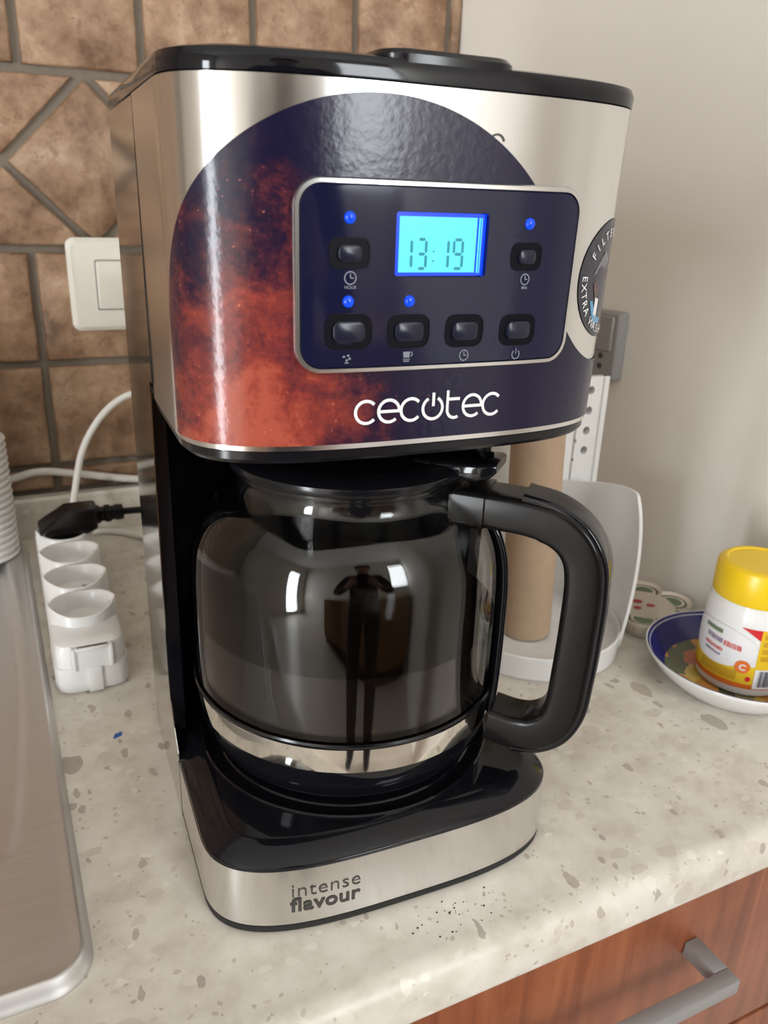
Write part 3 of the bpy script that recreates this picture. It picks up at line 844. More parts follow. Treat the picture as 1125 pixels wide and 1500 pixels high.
# half covered letter above the arch
fl = Flat(); fl.stroke(arc(0.0195, 0.3808, 0.0032, 135, 15, 12), 0.0008); fl.on(lambda a, b: S(a, b, 0.0007), 'covered_letter', 'dark_print', wrap)
# round sticker wrapping the right corner
def sticker():
    cu, cz, R = 0.0965, 0.3285, 0.0262
    rings = []
    vs = [S(cu, cz, 0.0008)]; fs = []
    n, m_ = 64, 10
    for k in range(1, m_+1):
        for i in range(n):
            a = 2*PI*i/n; vs.append(S(cu+R*k/m_*math.cos(a), cz+R*k/m_*math.sin(a), 0.0008))
    for i in range(n): fs.append([0, 1+i, 1+(i+1) % n])
    for k in range(m_-1):
        for i in range(n):
            j = (i+1) % n; fs.append([1+k*n+i, 1+(k+1)*n+i, 1+(k+1)*n+j, 1+k*n+j])
    st = link_mesh('round_sticker', vs, fs, 'sticker_dark', wrap); st['label'] = 'round dark filter sticker with white lettering'
    fl = Flat()
    def ringtext(txt, rad, a_mid, size, inward, step):
        n_ = len(txt)
        for i, ch in enumerate(txt):
            if ch == ' ': continue
            vs_, fs_ = text2d(ch, size, 0.0)
            wv = max(v[0] for v in vs_)
            if inward: a = math.radians(a_mid+(i-(n_-1)/2)*step); rot = a+PI/2; rr = rad+0.0
            else: a = math.radians(a_mid-(i-(n_-1)/2)*step); rot = a-PI/2; rr = rad
            cx_, cy_ = cu+rr*math.cos(a), cz+rr*math.sin(a)
            ox, oy = -wv/2, (-size*0.35)
            c, s_ = math.cos(rot), math.sin(rot)
            fl.add((vs_, fs_), cx_+ox*c-oy*s_, cy_+ox*s_+oy*c, rot=rot)
    ringtext('FILTER', 0.0205, 120, 0.0052, False, 12)
    ringtext('EXTRA WASHABLE', 0.0225, 240, 0.0052, True, 9.6)
    fl.on(lambda a, b: S(a, b, 0.0012), 'sticker_lettering', 'white_print', wrap)
    for nm, mat, pts in (('sticker_patch', 'sticker_grey', [(-0.0165, 0.002), (-0.004, 0.006), (0.010, 0.010), (0.004, 0.015), (-0.008, 0.012)]),
                         ('sticker_patch', 'sticker_maroon', [(-0.0150, -0.0015), (-0.002, 0.004), (0.008, -0.004), (-0.004, -0.009), (-0.0125, -0.008)]),
                         ('sticker_patch', 'white_print', [(-0.0118, -0.0075), (-0.0085, -0.0085), (-0.0088, -0.0170), (-0.0118, -0.0150)]),
                         ('sticker_patch', 'sticker_blue', [(-0.0165, -0.0090), (-0.0140, -0.0090), (-0.0095, -0.0160), (-0.0030, -0.0175), (-0.0045, -0.0198), (-0.0120, -0.0180)])):
        f2 = Flat(); f2.poly([(cu+x, cz+y) for x, y in pts]); f2.on(lambda a, b: S(a, b, 0.0011), nm, mat, wrap)
sticker()
# words on the base band
fl = Flat()
v_, f_ = text2d('intense', 0.0125, -0.00012, 1.06); wd = max(p[0] for p in v_); fl.add((v_, f_), -0.0655, 0.0236, sx=0.0372/wd)
b1 = fl.on(lambda a, b: S(a, b, 0.0005), 'lettering', 'dark_print', band)
fl = Flat()
v_, f_ = text2d('flavour', 0.0125, 0.00032, 1.04); wd = max(p[0] for p in v_); fl.add((v_, f_), -0.0655, 0.0140, sx=0.0375/wd)
fl.on(lambda a, b: S(a, b, 0.0005), 'lettering', 'dark_print', band)

# control panel
def control_panel():
    pw, ph, pu, pz = 0.1250, 0.0675, 0.0037, 0.3305
    off = 0.0044
    def F(u, z, o=0.0): return S(0.9687*u-0.0034, z, off+o)
    outer = dense(pw, ph, 0.0085, pu, pz)
    lcd = dense(0.0414, 0.0240, 0.0016, 0.0, 0.3434)
    n = len(outer)
    def blend(t): return [(lcd[i][0]*(1-t)+outer[i][0]*t, lcd[i][1]*(1-t)+outer[i][1]*t) for i in range(n)]
    m = MB()
    rings = [[F(u, z, -0.0026) for u, z in lcd], [F(u, z, 0.0) for u, z in lcd]]
    for k in range(1, 15): rings.append([F(u, z, 0.0) for u, z in blend(k/15)])
    inner_o = dense(pw-0.0012, ph-0.0012, 0.0080, pu, pz)
    rings.append([F(u, z, 0.0) for u, z in inner_o]); rings.append([F(u, z, -0.0006) for u, z in outer]); rings.append([F(u, z, -0.0042) for u, z in outer])
    m.loft(rings, False, False)
    cp_ = m.build('control_panel', 'panel_black', CM, angle=40); cp_['label'] = 'glossy black control panel with silver frame'
    # silver frame
    m = MB()
    o1 = dense(pw+0.0044, ph+0.0044, 0.0105, pu, pz); o0 = dense(pw+0.0002, ph+0.0002, 0.0086, pu, pz); om = dense(pw+0.0030, ph+0.0030, 0.0098, pu, pz)
    m.loft([[F(u, z, -0.0042) for u, z in o1], [F(u, z, -0.0008) for u, z in o1], [F(u, z, 0.0002) for u, z in om], [F(u, z, 0.0002) for u, z in o0], [F(u, z, -0.0026) for u, z in o0]], False, False)
    m.build('panel_frame', 'silver_trim', cp_, angle=40)
    # display
    def plate(name, mat, u0, u1, z0, z1, o):
        m = MB(); a = [(u0+(u1-u0)*i/8) for i in range(9)]
        vs = [F(u, z, o) for u in a for z in (z0, z1)]+[F(u, z, o-0.0004) for u in a for z in (z0, z1)]
        fs = []
        for i in range(8):
            fs.append([2*i, 2*i+2, 2*i+3, 2*i+1]); fs.append([18+2*i, 18+2*i+1, 18+2*i+3, 18+2*i+2])
            fs.append([2*i, 18+2*i, 18+2*i+2, 2*i+2]); fs.append([2*i+1, 2*i+3, 18+2*i+3, 18+2*i+1])
        fs.append([0, 1, 19, 18]); fs.append([16, 34, 35, 17])
        m.add(vs, fs); return m.build(name, mat, cp_, smooth=False)
    plate('display_light_edge', 'lcd_edge', -0.0205, 0.0205, 0.3317, 0.3551, -0.0021)
    lc = plate('display', 'lcd_light', -0.0186, 0.0160, 0.3330, 0.3536, -0.0016); lc['label'] = 'lit cyan clock display'
    plate('display_side_strip', 'lcd_light', 0.0171, 0.0176, 0.3328, 0.3536, -0.0016)
    plate('display_side_strip', 'lcd_light', 0.0182, 0.0185, 0.3328, 0.3536, -0.0016)
    seg = {'1': 'bc', '3': 'abgcd', '9': 'abcdfg'}
    def digit(ch, x, y, w_, h_, fl):
        q = 0.00115; hh = h_/2; g = 0.0003
        S7 = {'a': ((x+g, y+h_), (x+w_-g, y+h_)), 'g': ((x+g, y+hh), (x+w_-g, y+hh)), 'd': ((x+g, y), (x+w_-g, y)),
              'b': ((x+w_, y+h_-g), (x+w_, y+hh+g)), 'c': ((x+w_, y+hh-g), (x+w_, y+g)), 'f': ((x, y+h_-g), (x, y+hh+g)), 'e': ((x, y+hh-g), (x, y+g))}
        for s_ in seg[ch]:
            a, b = S7[s_]; dx, dy = (b[0]-a[0]), (b[1]-a[1]); L = math.hypot(dx, dy); ux, uy = dx/L, dy/L; nx, ny = -uy*q/2, ux*q/2
            e = q/2
            fl.poly([(a[0], a[1]), (a[0]+ux*e+nx, a[1]+uy*e+ny), (b[0]-ux*e+nx, b[1]-uy*e+ny), b, (b[0]-ux*e-nx, b[1]-uy*e-ny), (a[0]+ux*e-nx, a[1]+uy*e-ny)])
    fl = Flat(); hh = 0.0108; zz = 0.3345
    digit('1', -0.0168, zz, 0.0026, hh, fl); digit('3', -0.0114, zz, 0.0036, hh, fl); digit('1', -0.0014, zz, 0.0036, hh, fl); digit('9', 0.0048, zz, 0.0040, hh, fl)
    for dz in (0.0028, 0.0064): fl.poly([(-0.0044+0.0004*math.cos(a*PI/4), zz+dz+0.0004*math.sin(a*PI/4)) for a in range(8)])
    o = fl.on(lambda a, b: F(a+0.001, b, -0.00145), 'display_digits', 'lcd_ink', cp_); o['label'] = 'dark digits reading 13:19'
    # buttons
    def solid(name, mat, cu, cz, w_, h_, r, o0, o1, bev):
        a = rrect(w_, h_, r, 6, cu, cz); b = rrect(w_-2*bev, h_-2*bev, r*0.8, 6, cu, cz)
        m = MB(); m.loft([[F(u, z, o0) for u, z in a], [F(u, z, o1-bev*0.6) for u, z in a], [F(u, z, o1) for u, z in b]], False, True)
        return m.build(name, mat, cp_, angle=50)
    for cu, cz, w_, h_ in ((-0.0395, 0.3400, 0.0155, 0.0105), (0.0402, 0.3392, 0.0145, 0.0100), (-0.0395, 0.3110, 0.0185, 0.0128), (-0.0137, 0.3106, 0.0180, 0.0124), (0.0124, 0.3102, 0.0176, 0.0122), (0.0393, 0.3098, 0.0174, 0.0120)):
        a = rrect(w_+0.0010, h_+0.0010, h_*0.36, 6, cu, cz); b = rrect(w_, h_, h_*0.33, 6, cu, cz)
        m = MB(); m.loft([[F(u, z, 0) for u, z in a], [F(u, z, 0.0003) for u, z in a], [F(u, z, 0.0003) for u, z in b], [F(u, z, 0.0001) for u, z in b]], False, True)
        m.build('button_surround', 'well_black', cp_)
        big = h_ > 0.011
        solid('button', 'button_black', cu, cz, w_-(0.0056 if big else 0.0062), h_-(0.0050 if big else 0.0046), h_*0.20, 0.0001, 0.0016, 0.0006)
    for cu, cz in ((-0.0396, 0.3526), (0.0404, 0.3519), (-0.0398, 0.3224), (-0.0139, 0.3223)):
        m = MB(); rings = []
        for rr, oo in ((0.0023, 0.0), (0.0022, 0.0007), (0.0017, 0.0013), (0.0009, 0.0016), (0.0002, 0.0017)):
            rings.append([F(cu+rr*math.cos(2*PI*i/16), cz+rr*math.sin(2*PI*i/16), oo) for i in range(16)])
        m.loft(rings, False, True); m.build('indicator_light', 'led_blue', cp_)
    # symbols and tiny words
    def icon(name, fn):
        fl = Flat(); fn(fl); fl.on(lambda a, b: F(a, b, 0.0004), name, 'grey_print', cp_)
    def clock(cx, cz, r):
        def fn(fl):
            fl.stroke(arc(cx, cz, r, 0, 360, 24)[:-1], 0.00045, True); fl.stroke([(cx, cz+r*0.7), (cx, cz)], 0.0004); fl.stroke([(cx, cz), (cx+r*0.6, cz)], 0.0004)
        return fn
    icon('clock_symbol', clock(-0.0392, 0.3311, 0.0023)); icon('clock_symbol', clock(0.0405, 0.3303, 0.0021)); icon('clock_symbol', clock(0.0129, 0.3002, 0.0021))
    def word(t, cx, cz):
        def fn(fl):
            v_, f_ = text2d(t, 0.0017, 0.00002); wd = max(p[0] for p in v_); fl.add((v_, f_), cx-wd/2, cz-0.0008)
        return fn
    icon('button_word', word('HOUR', -0.0391, 0.3279)); icon('button_word', word('MIN', 0.0405, 0.3272)) 
    def power(fl): fl.stroke(arc(0.0396, 0.2995, 0.0019, 125, 415, 20), 0.00045); fl.stroke([(0.0396, 0.2998), (0.0396, 0.3022)], 0.0004)
    icon('power_symbol', power)
    def cup(fl):
        x, z = -0.0142, 0.3010
        fl.poly([(x-0.0017, z+0.0016), (x-0.0014, z-0.0008), (x+0.0012, z-0.0008), (x+0.0015, z+0.0016)][::-1]); fl.stroke(arc(x+0.0016, z+0.0006, 0.0009, 80, -80, 8), 0.0004); fl.stroke([(x-0.0018, z-0.0015), (x+0.0016, z-0.0015)], 0.0003)
        fl.stroke([(x-0.0014, z-0.0022), (x+0.0012, z-0.0022)], 0.0004)
    icon('cup_symbol', cup)
    def beans(fl):
        x, z = -0.0402, 0.3004
        for dx, dz in ((-0.0012, 0.0010), (0.0006, 0.0014), (0.0012, 0.0002), (0.0, -0.0004)): fl.poly([(x+dx+0.0006*math.cos(a*PI/4), z+dz+0.00045*math.sin(a*PI/4)) for a in range(8)])
        fl.stroke([(x-0.0008, z-0.0014), (x+0.0008, z-0.0014)], 0.0005)
    icon('grind_symbol', beans)
control_panel()
# filter basket hanging under the head
m = MB(); m.lathe([(0.0001, 0.2345), (0.016, 0.2345), (0.020, 0.2365), (0.050, 0.2400), (0.058, 0.2450), (0.060, 0.2552)], 56, KX, KY)
m.build('filter_basket', 'black_plastic', CM)

# ================================================================== CARAFE
CA = empty('glass_carafe', CM.matrix_basis @ Vector((KX, KY, 0.0517)), rz=-math.radians(2.8), label='glass coffee carafe with black handle standing on the hot plate', cat='carafe')
gp = [(0.074, 0.0020), (0.0800, 0.0075), (0.0852, 0.016), (0.0880, 0.028), (0.0897, 0.045), (0.0905, 0.068), (0.0905, 0.100), (0.0900, 0.116), (0.0882, 0.1300), (0.0835, 0.1430), (0.0765, 0.1525), (0.0695, 0.1580), (0.0660, 0.1625), (0.0655, 0.1680), (0.0668, 0.1705)]
def fine(pr, n=4): return [(p.x, p.z) for p in catmull([(r, 0, z) for r, z in pr], n)]
go = fine(gp); gi = [(r-0.0022, z) for r, z in go[::-1]]
m = MB(); m.lathe(go+[(0.0668, 0.1722), (0.0652, 0.1722)]+gi, 96, close=True); gl = m.build('glass_body', 'carafe_glass', CA, angle=60)
m = MB(); ci = [(r-0.0030, z) for r, z in go if 0.010 < z < 0.086]
m.lathe([(0.0001, ci[0][1])]+ci+[(0.0001, ci[-1][1])], 72); m.build('coffee', 'coffee', CA, angle=50)
m = MB(); m.lathe([(0.0001, 0.0), (0.070, 0.0), (0.0765, 0.002), (0.0815, 0.0065), (0.0850, 0.0130), (0.0880, 0.0220), (0.0892, 0.0290), (0.0878, 0.0292), (0.0800, 0.0076), (0.074, 0.0021), (0.0001, 0.0021)], 72)
m.build('base_ring', 'black_gloss', CA)
m = MB(); m.lathe([(0.0880, 0.0292), (0.0896, 0.0292), (0.0903, 0.0350), (0.0908, 0.0400), (0.0911, 0.0444), (0.0898, 0.0448), (0.0888, 0.0380)], 96, close=True)
m.build('chrome_ring', 'chrome_band', CA)
m = MB(); m.lathe([(0.0896, 0.0450), (0.0912, 0.0450), (0.0915, 0.0462), (0.0910, 0.0474), (0.0898, 0.0470)], 96, close=True); m.build('black_seal', 'black_plastic', CA)
# lid with thumb lever
AH = -math.radians(43.5)
m = MB(); m.lathe([(0.0630, 0.1600), (0.0635, 0.1724), (0.0668, 0.1726), (0.0675, 0.1745), (0.0670, 0.1770), (0.0640, 0.1790), (0.0520, 0.1800), (0.0500, 0.1785), (0.0300, 0.1785), (0.0280, 0.1770), (0.0001, 0.1770)], 72)
clid = m.build('carafe_lid', 'black_plastic', CA)
ca_, sa_ = math.cos(AH), math.sin(AH)
def rad(r, t, z): return (r*ca_-t*sa_, r*sa_+t*ca_, z)
m = MB(); rings = []
for r, hwid, z0, z1 in ((0.040, 0.008, 0.1770, 0.1800), (0.052, 0.012, 0.1770, 0.1815), (0.066, 0.0140, 0.1740, 0.1825), (0.076, 0.0145, 0.1735, 0.1832), (0.083, 0.0135, 0.1765, 0.1840), (0.0855, 0.0115, 0.1790, 0.1838)):
    rings.append([rad(r, t, (z0+z1)/2+z) for t, z in rrect(2*hwid, z1-z0, 0.0022, 4)])
m.loft(rings); m.build('thumb_lever', 'black_gloss', clid)
# pouring lip
m = MB(); rings = []
for r, hwid, zt in ((0.058, 0.020, 0.1715), (0.066, 0.017, 0.1735), (0.072, 0.011, 0.1760), (0.077, 0.004, 0.1785)):
    rings.append([(-(r)*ca_-t*-sa_, -(r)*sa_+t*-ca_, z) for t, z in rrect(2*hwid, 0.0030, 0.0013, 4, 0, zt)])
m.loft(rings); m.build('pouring_lip', 'black_plastic', CA)
# handle
path = catmull([(0.058, 0.1560), (0.080, 0.1565), (0.108, 0.1545), (0.126, 0.1490), (0.1370, 0.1370), (0.1405, 0.1180), (0.1402, 0.0900), (0.1385, 0.0620), (0.1350, 0.0430), (0.1255, 0.0295), (0.1100, 0.0245), (0.0925, 0.0265)], 7) if False else None
hp = [(0.062, 0.1575), (0.085, 0.1578), (0.106, 0.1568), (0.1215, 0.1525), (0.1318, 0.1425), (0.1358, 0.1270), (0.1360, 0.1000), (0.1350, 0.0700), (0.1335, 0.0500), (0.1285, 0.0365), (0.1180, 0.0285), (0.1060, 0.0265), (0.0925, 0.0280)]
path = catmull([rad(r, 0, z) for r, z in hp], 7)
def hsec(t):
    a = 0.0195 if t < 0.2 else 0.0205; b = 0.0265-0.002*t
    return [(x, y) for x, y in rrect(b, a, 0.0036, 4)]
m = MB(); m.sweep(path, hsec, up=Vector((ca_, sa_, 0)).lerp(Vector((0, 0, 1)), 0.9)); hnd = m.build('handle', 'black_satin', CA, angle=40)
# raised outer shell along the grip's back
hp2 = [(0.100, 0.1675), (0.1185, 0.1640), (0.1340, 0.1545), (0.1435, 0.1390), (0.1460, 0.1200), (0.1460, 0.0950), (0.1450, 0.0680), (0.1430, 0.0470), (0.1355, 0.0300), (0.1230, 0.0200), (0.1080, 0.0165)]
m = MB(); m.sweep(catmull([rad(r, 0, z) for r, z in hp2], 7), rrect(0.0225, 0.0055, 0.0022, 4), up=Vector((ca_*0.1, sa_*0.1, 0.99))); m.build('grip_shell', 'black_gloss', hnd, angle=40)
# strap hugging the glass below the handle
sp = [rad(r+0.0016, 0, z) for r, z in go if 0.030 < z < 0.156]
m = MB(); m.sweep(sp, rrect(0.0085, 0.0040, 0.0014, 3)); m.build('strap', 'black_gloss', CA, angle=50)
m = MB(); m.loft([[rad(r, t, z) for t, z in rrect(0.030, 0.020, 0.003, 4, 0, 0.1580)] for r in (0.0640, 0.0810)]); m.build('handle_mount', 'black_satin', CA)

# ================================================================== RIGHT HAND SIDE
# kitchen roll stand
TH = empty('kitchen_roll_stand', (0.400, 0.505, 0.0), label='white plastic kitchen roll stand with tray, side wing and perforated back', cat='stand')
m = MB(); m.lathe([(0.0001, 0.0), (0.0710, 0.0), (0.0735, 0.003), (0.0742, 0.0215), (0.0732, 0.0230), (0.0718, 0.0225), (0.0705, 0.0120), (0.0001, 0.0105)], 64); m.build('tray', 'white_gloss', TH)
m = MB(); na, nz_ = 48, 12; A0, A1 = math.radians(-48), math.radians(52)
def wing_h(t): return 0.020+0.116*math.sin(PI/2*min(1, t/0.30))**0.75-0.012*smooth(0.3, 1.0, t)
for th in (0.0, 0.0026):
    pass
vs = []; fs = []
for side_ in (0, 1):
    for i in range(na+1):
        t = i/na; a = A0+(A1-A0)*t; H_ = wing_h(t)
        for j in range(nz_+1):
            z = 0.010+(H_-0.010)*j/nz_; b = z/0.13
            r = 0.0735+0.007*math.sin(min(1, b)*PI*0.75)-(0.0026 if side_ else 0)
            lean = -0.10*b*(1-t)
            vs.append((r*math.cos(a-lean*0.0), r*math.sin(a), z))
n_ = nz_+1; H2 = (na+1)*n_
for i in range(na):
    for j in range(nz_):
        fs.append([i*n_+j, (i+1)*n_+j, (i+1)*n_+j+1, i*n_+j+1]); fs.append([H2+i*n_+j, H2+i*n_+j+1, H2+(i+1)*n_+j+1, H2+(i+1)*n_+j])
    for j in (0, nz_): fs.append([i*n_+j, H2+i*n_+j, H2+(i+1)*n_+j, (i+1)*n_+j])
for j in range(nz_):
    for i in (0, na): fs.append([i*n_+j, i*n_+j+1, H2+i*n_+j+1, H2+i*n_+j])
link_mesh('side_wing', vs, fs, 'white_plastic', TH, angle=60)
def back_panel():
    # upright plate with a raised, holed strip along its right edge
    m = MB(); px0, px1, py, ph = -0.040, 0.093, 0.054, 0.2165
    m.box(px0, px1-0.0285, py, py+0.004, 0.008, ph-0.004, 0.0012); m.build('back_plate', 'white_plastic', TH)
    # holed strip built around its holes
    x0, x1 = px1-0.0285, px1
    bm = MB(); hx = (x0+x1)/2-0.003; hr = 0.0038; zs = [0.2065-0.0185*k for k in range(4)]
    def ringrect(zc, z0, z1):
        n = 24
        for yy, fl_ in ((py-0.002, 0), (py+0.004, 1)):
            pass
        c1 = []; c2 = []
        for i in range(n):
            a = 2*PI*i/n; c1.append((hx+hr*math.cos(a), zc+hr*math.sin(a)))
            dx, dz = math.cos(a), math.sin(a)
            sx = ((x1-hx) if dx > 0 else (hx-x0))/max(1e-6, abs(dx)); sz = ((z1-zc) if dz > 0 else (zc-z0))/max(1e-6, abs(dz)); s_ = min(sx, sz)
            c2.append((hx+dx*s_, zc+dz*s_))
        R = [[(x, py-0.002, z) for x, z in c2], [(x, py-0.002, z) for x, z in c1], [(x, py+0.004, z) for x, z in c1], [(x, py+0.004, z) for x, z in c2]]
        bm.loft(R+[R[0]], False, False)
    for zc in zs: ringrect(zc, zc-0.00925, zc+0.00925)
    bm.box(x0, x1, py-0.002, py+0.004, 0.008, zs[-1]-0.00925); bm.box(x0, x1, py-0.002, py+0.004, zs[0]+0.00925, ph+0.002)
    bm.box(x1-0.005, x1+0.001, py-0.0040, py+0.004, 0.008, ph+0.002, 0.001)
    bm.build('holed_strip', 'white_plastic', TH, smooth=False)
    b2 = MB(); b2.box(x0+0.003, x1-0.008, py+0.0042, py+0.0052, 0.14, ph); b2.build('backing_strip', 'grey_plastic', TH, smooth=False)
back_panel()
m = MB(); m.lathe([(0.0198, 0.0), (0.0215, 0.0), (0.0215, 0.225), (0.0198, 0.225)], 40, close=True)
tube = tag(m.build('cardboard_tube', 'cardboard'), 'bare brown cardboard kitchen roll tube standing in the white stand', 'cardboard tube')
tube.location = (0.3900, 0.5030, 0.0130); tube.rotation_euler = (0, -math.radians(2.6), 0)

# grey outlet box on the right wall
def on_wall(y, z, o): 
    n = Vector((-1, -0.1253, 0)).normalized(); return Vector((xr(y), y, z))+n*o
WB = empty('wall_outlet', on_wall(0.636, 0.231, 0.0), label='grey outlet box with two holes on the white wall', cat='outlet')
WB.rotation_euler = (0, 0, math.atan2(-1, -0.1253)-PI/2+PI/2-PI/2)
WB.rotation_euler = (0, 0, math.atan2(-0.1253, -1))
m = MB()   # local x out of the wall, y along it
m.loft([[(0.0005, y, z) for y, z in rrect(0.046, 0.066, 0.003)], [(0.010, y, z) for y, z in rrect(0.046, 0.066, 0.003)], [(0.012, y, z) for y, z in rrect(0.042, 0.062, 0.003)]])
m.build('box', 'grey_plastic', WB)
m = MB(); m.loft([[(0.0119, y, z) for y, z in rrect(0.032, 0.034, 0.002, 4, 0, 0.012)], [(0.0135, y, z) for y, z in rrect(0.030, 0.032, 0.002, 4, 0, 0.012)]]); m.build('cover', 'grey_metal', WB)
for z in (-0.010, -0.020):
    m = MB(); m.loft([[(0.0119, 0.004+0.003*math.cos(a*PI/8), z+0.003*math.sin(a*PI/8)) for a in range(16)], [(0.0125, 0.004+0.003*math.cos(a*PI/8), z+0.003*math.sin(a*PI/8)) for a in range(16)]]); m.build('hole', 'dark_hole', WB)

# scalloped painted trivet
TV = empty('scalloped_dish', (0.5195, 0.4975, 0.0), rz=-0.42, label='scalloped cream ceramic dish painted green and red, behind the blue plate', cat='dish')
def foil(s_, lob=6, R=0.030, rl=0.0175, n=120):
    out = []
    for i in range(n):
        a = 2*PI*i/n; best = 0.022
        for k in range(lob):
            b = 2*PI*k/lob+0.2; d = a-b; q = rl*rl-(R*math.sin(d))**2
            if q > 0 and math.cos(d) > 0: best = max(best, R*math.cos(d)+math.sqrt(q))
        out.append((best*s_*math.cos(a), best*s_*math.sin(a)))
    return out
def fz(s_, z): return [(x, y, z) for x, y in foil(s_)]
m = MB(); m.loft([fz(0.86, 0.0), fz(0.90, 0.002), fz(0.98, 0.011), fz(1.0, 0.0145), fz(0.985, 0.0160), fz(0.95, 0.0155), fz(0.90, 0.0135)], angle if False else True, True); m.build('body', 'dish_cream', TV, angle=50)
for k in range(6):
    b = 2*PI*k/6+0.2; cx_, cy_ = 0.030*math.cos(b), 0.030*math.sin(b)
    fl = Flat(); fl.stroke([(cx_+0.0125*math.cos(b+a), cy_+0.0125*math.sin(b+a)) for a in [(-110+220*i/24)*PI/180 for i in range(25)]], 0.0026); fl.on(lambda x, y: Vector((x, y, 0.0137)), 'painted_edge', 'dish_brown', TV)
    fl = Flat(); fl.poly([(cx_+0.0085*math.cos(b+a), cy_+0.0085*math.sin(b+a)) for a in [(-105+210*i/20)*PI/180 for i in range(21)]]); fl.on(lambda x, y: Vector((x, y, 0.0138)), 'painted_leaf', 'dish_green', TV)
for dx, dy, r in ((-0.004, 0.006, 0.005), (0.006, -0.002, 0.0042), (-0.008, -0.007, 0.004)):
    fl = Flat(); fl.poly([(dx+r*math.cos(a*PI/5), dy+r*0.8*math.sin(a*PI/5)) for a in range(10)]); fl.on(lambda x, y: Vector((x, y, 0.0138)), 'painted_flower', 'dish_red', TV)

# plate
PX, PY_ = 0.5125, 0.384
PLT = empty('painted_plate', (PX, PY_, 0.0), label='round white plate with dark blue rim and painted fruit, holding the jar', cat='plate')
m = MB(); m.lathe([(0.0001, 0.0022), (0.040, 0.0022), (0.042, 0.0), (0.047, 0.0), (0.0500, 0.0030), (0.0620, 0.0130), (0.0695, 0.0230), (0.0712, 0.0258), (0.0708, 0.0270), (0.0700, 0.0268), (0.0675, 0.0248)], 80)
m.build('body', 'white_gloss', PLT, angle=50)
m = MB(); m.lathe([(0.0701, 0.0269), (0.0690, 0.0268), (0.0640, 0.0190), (0.0560, 0.0100), (0.0535, 0.0082), (0.0550, 0.0075), (0.066, 0.020)], 80); m.build('blue_rim', 'dish_blue', PLT, angle=50)
m = MB(); m.lathe([(0.0001, 0.0064), (0.045, 0.0066), (0.0536, 0.0084), (0.052, 0.0060), (0.0001, 0.0050)], 64); m.build('painted_centre', 'dish_painting', PLT)

# jar
JX, JY, JZ, JR = 0.5165, 0.382, 0.0068, 0.0345
JAR = empty('supplement_jar', (JX, JY, JZ), rz=0.0, label='white tub with yellow lid and printed label on the blue plate', cat='jar')
JH = 0.078
m = MB(); m.lathe([(0.0001, 0.0), (0.0310, 0.0), (0.0335, 0.0015), (JR, 0.0045), (JR, 0.0620), (0.0338, 0.0680), (0.0320, 0.0735), (0.0300, JH), (0.0001, JH)], 64); m.build('tub', 'white_gloss', JAR)
m = MB(); lp = [(0.0001, 0.0745), (0.0322, 0.0745), (0.0328, 0.0755), (0.0326, 0.0960), (0.0314, 0.1000), (0.0285, 0.1020), (0.0262, 0.1020), (0.0252, 0.1008), (0.0001, 0.1006)]
m.lathe(lp, 64); m.build('lid', 'yellow_lid', JAR)
def jar_s(a, z, o=0.0003): return Vector(((JR+o)*math.cos(a), (JR+o)*math.sin(a), z))
def jpatch(name, mat, pts, o):
    # pts in (degrees around the tub, height); fan made of a fine grid is not needed for small pieces
    fl = Flat(); fl.poly(pts); return fl.on(lambda a, z: jar_s(math.radians(a), z, o), name, mat, JAR)
def jrect(name, mat, a0, a1, z0, z1, o, fn=None):
    n = max(2, int(abs(a1-a0)/5)); vs = []; fs = []
    for i in range(n+1):
        a = a0+(a1-a0)*i/n
        lo, hi = (z0, z1) if fn is None else fn(a)
        vs += [jar_s(math.radians(a), lo, o), jar_s(math.radians(a), hi, o)]
    for i in range(n): fs.append([2*i, 2*i+2, 2*i+3, 2*i+1])
    return link_mesh(name, vs, fs, mat, JAR)
# label: faces -x-y side is seen from the camera (around 217 degrees)
A_ = 232     # seam between front picture and yellow text panel
jrect('label_band', 'label_orange', A_-120, A_+110, 0.0075, 0.0115, 0.0003)
jrect('label_band', 'label_yellow', A_-120, A_+2, 0.0115, 0.0270, 0.0003)
jrect('label_band', 'label_yellow_dark', A_-70, A_-18, 0.0135, 0.0215, 0.0005)
jrect('label_panel', 'label_yellow', A_+2, A_+110, 0.0115, 0.0590, 0.0003)
for k in range(4): jrect('label_text_block', 'label_yellow_dark', A_+6, A_+44, 0.0330+k*0.0062, 0.0372+k*0.0062, 0.0005)
jrect('label_white', 'label_white', A_-110, A_+1.5, 0.0225, 0.0560, 0.0006, lambda a: (0.0395-0.0175*math.sqrt(max(0, 1-((a-(A_-52))/54)**2)), 0.0395+0.0165*math.sqrt(max(0, 1-((a-(A_-52))/54)**2))))
jrect('label_corner', 'label_red', A_-22, A_+2, 0.05, 0.059, 0.0005, lambda a: (0.0585-0.0085*((a-(A_-22))/24)**1.2, 0.0590))
jrect('label_leaf', 'label_green', A_-72, A_-44, 0.0480, 0.0515, 0.0009)
fl = Flat()
rgl = random.Random(5)     # rows of tiny print, too small to read
for a0, a1, z0, hh_, mt in ((A_-66, A_-42, 0.0410, 0.0042, 'label_purple'), (A_-40, A_-18, 0.0395, 0.0046, 'label_red'), (A_-68, A_-40, 0.0345, 0.0030, 'label_red'), (A_-66, A_-44, 0.0302, 0.0020, 'label_purple')):
    f2 = Flat(); a = a0
    while a < a1:
        wv = rgl.uniform(0.9, 1.8); zz_ = z0+(a-a0)*-0.00004; f2.poly([(a, zz_), (a+wv, zz_), (a+wv, zz_+hh_*rgl.uniform(0.7, 1.0)), (a, zz_+hh_)]); a += wv+rgl.uniform(0.5, 1.2)
    f2.on(lambda a, z: jar_s(math.radians(a), z, 0.0010), 'label_lettering', mt, JAR)
fl = Flat(); ac, zc = A_-13, 0.0262
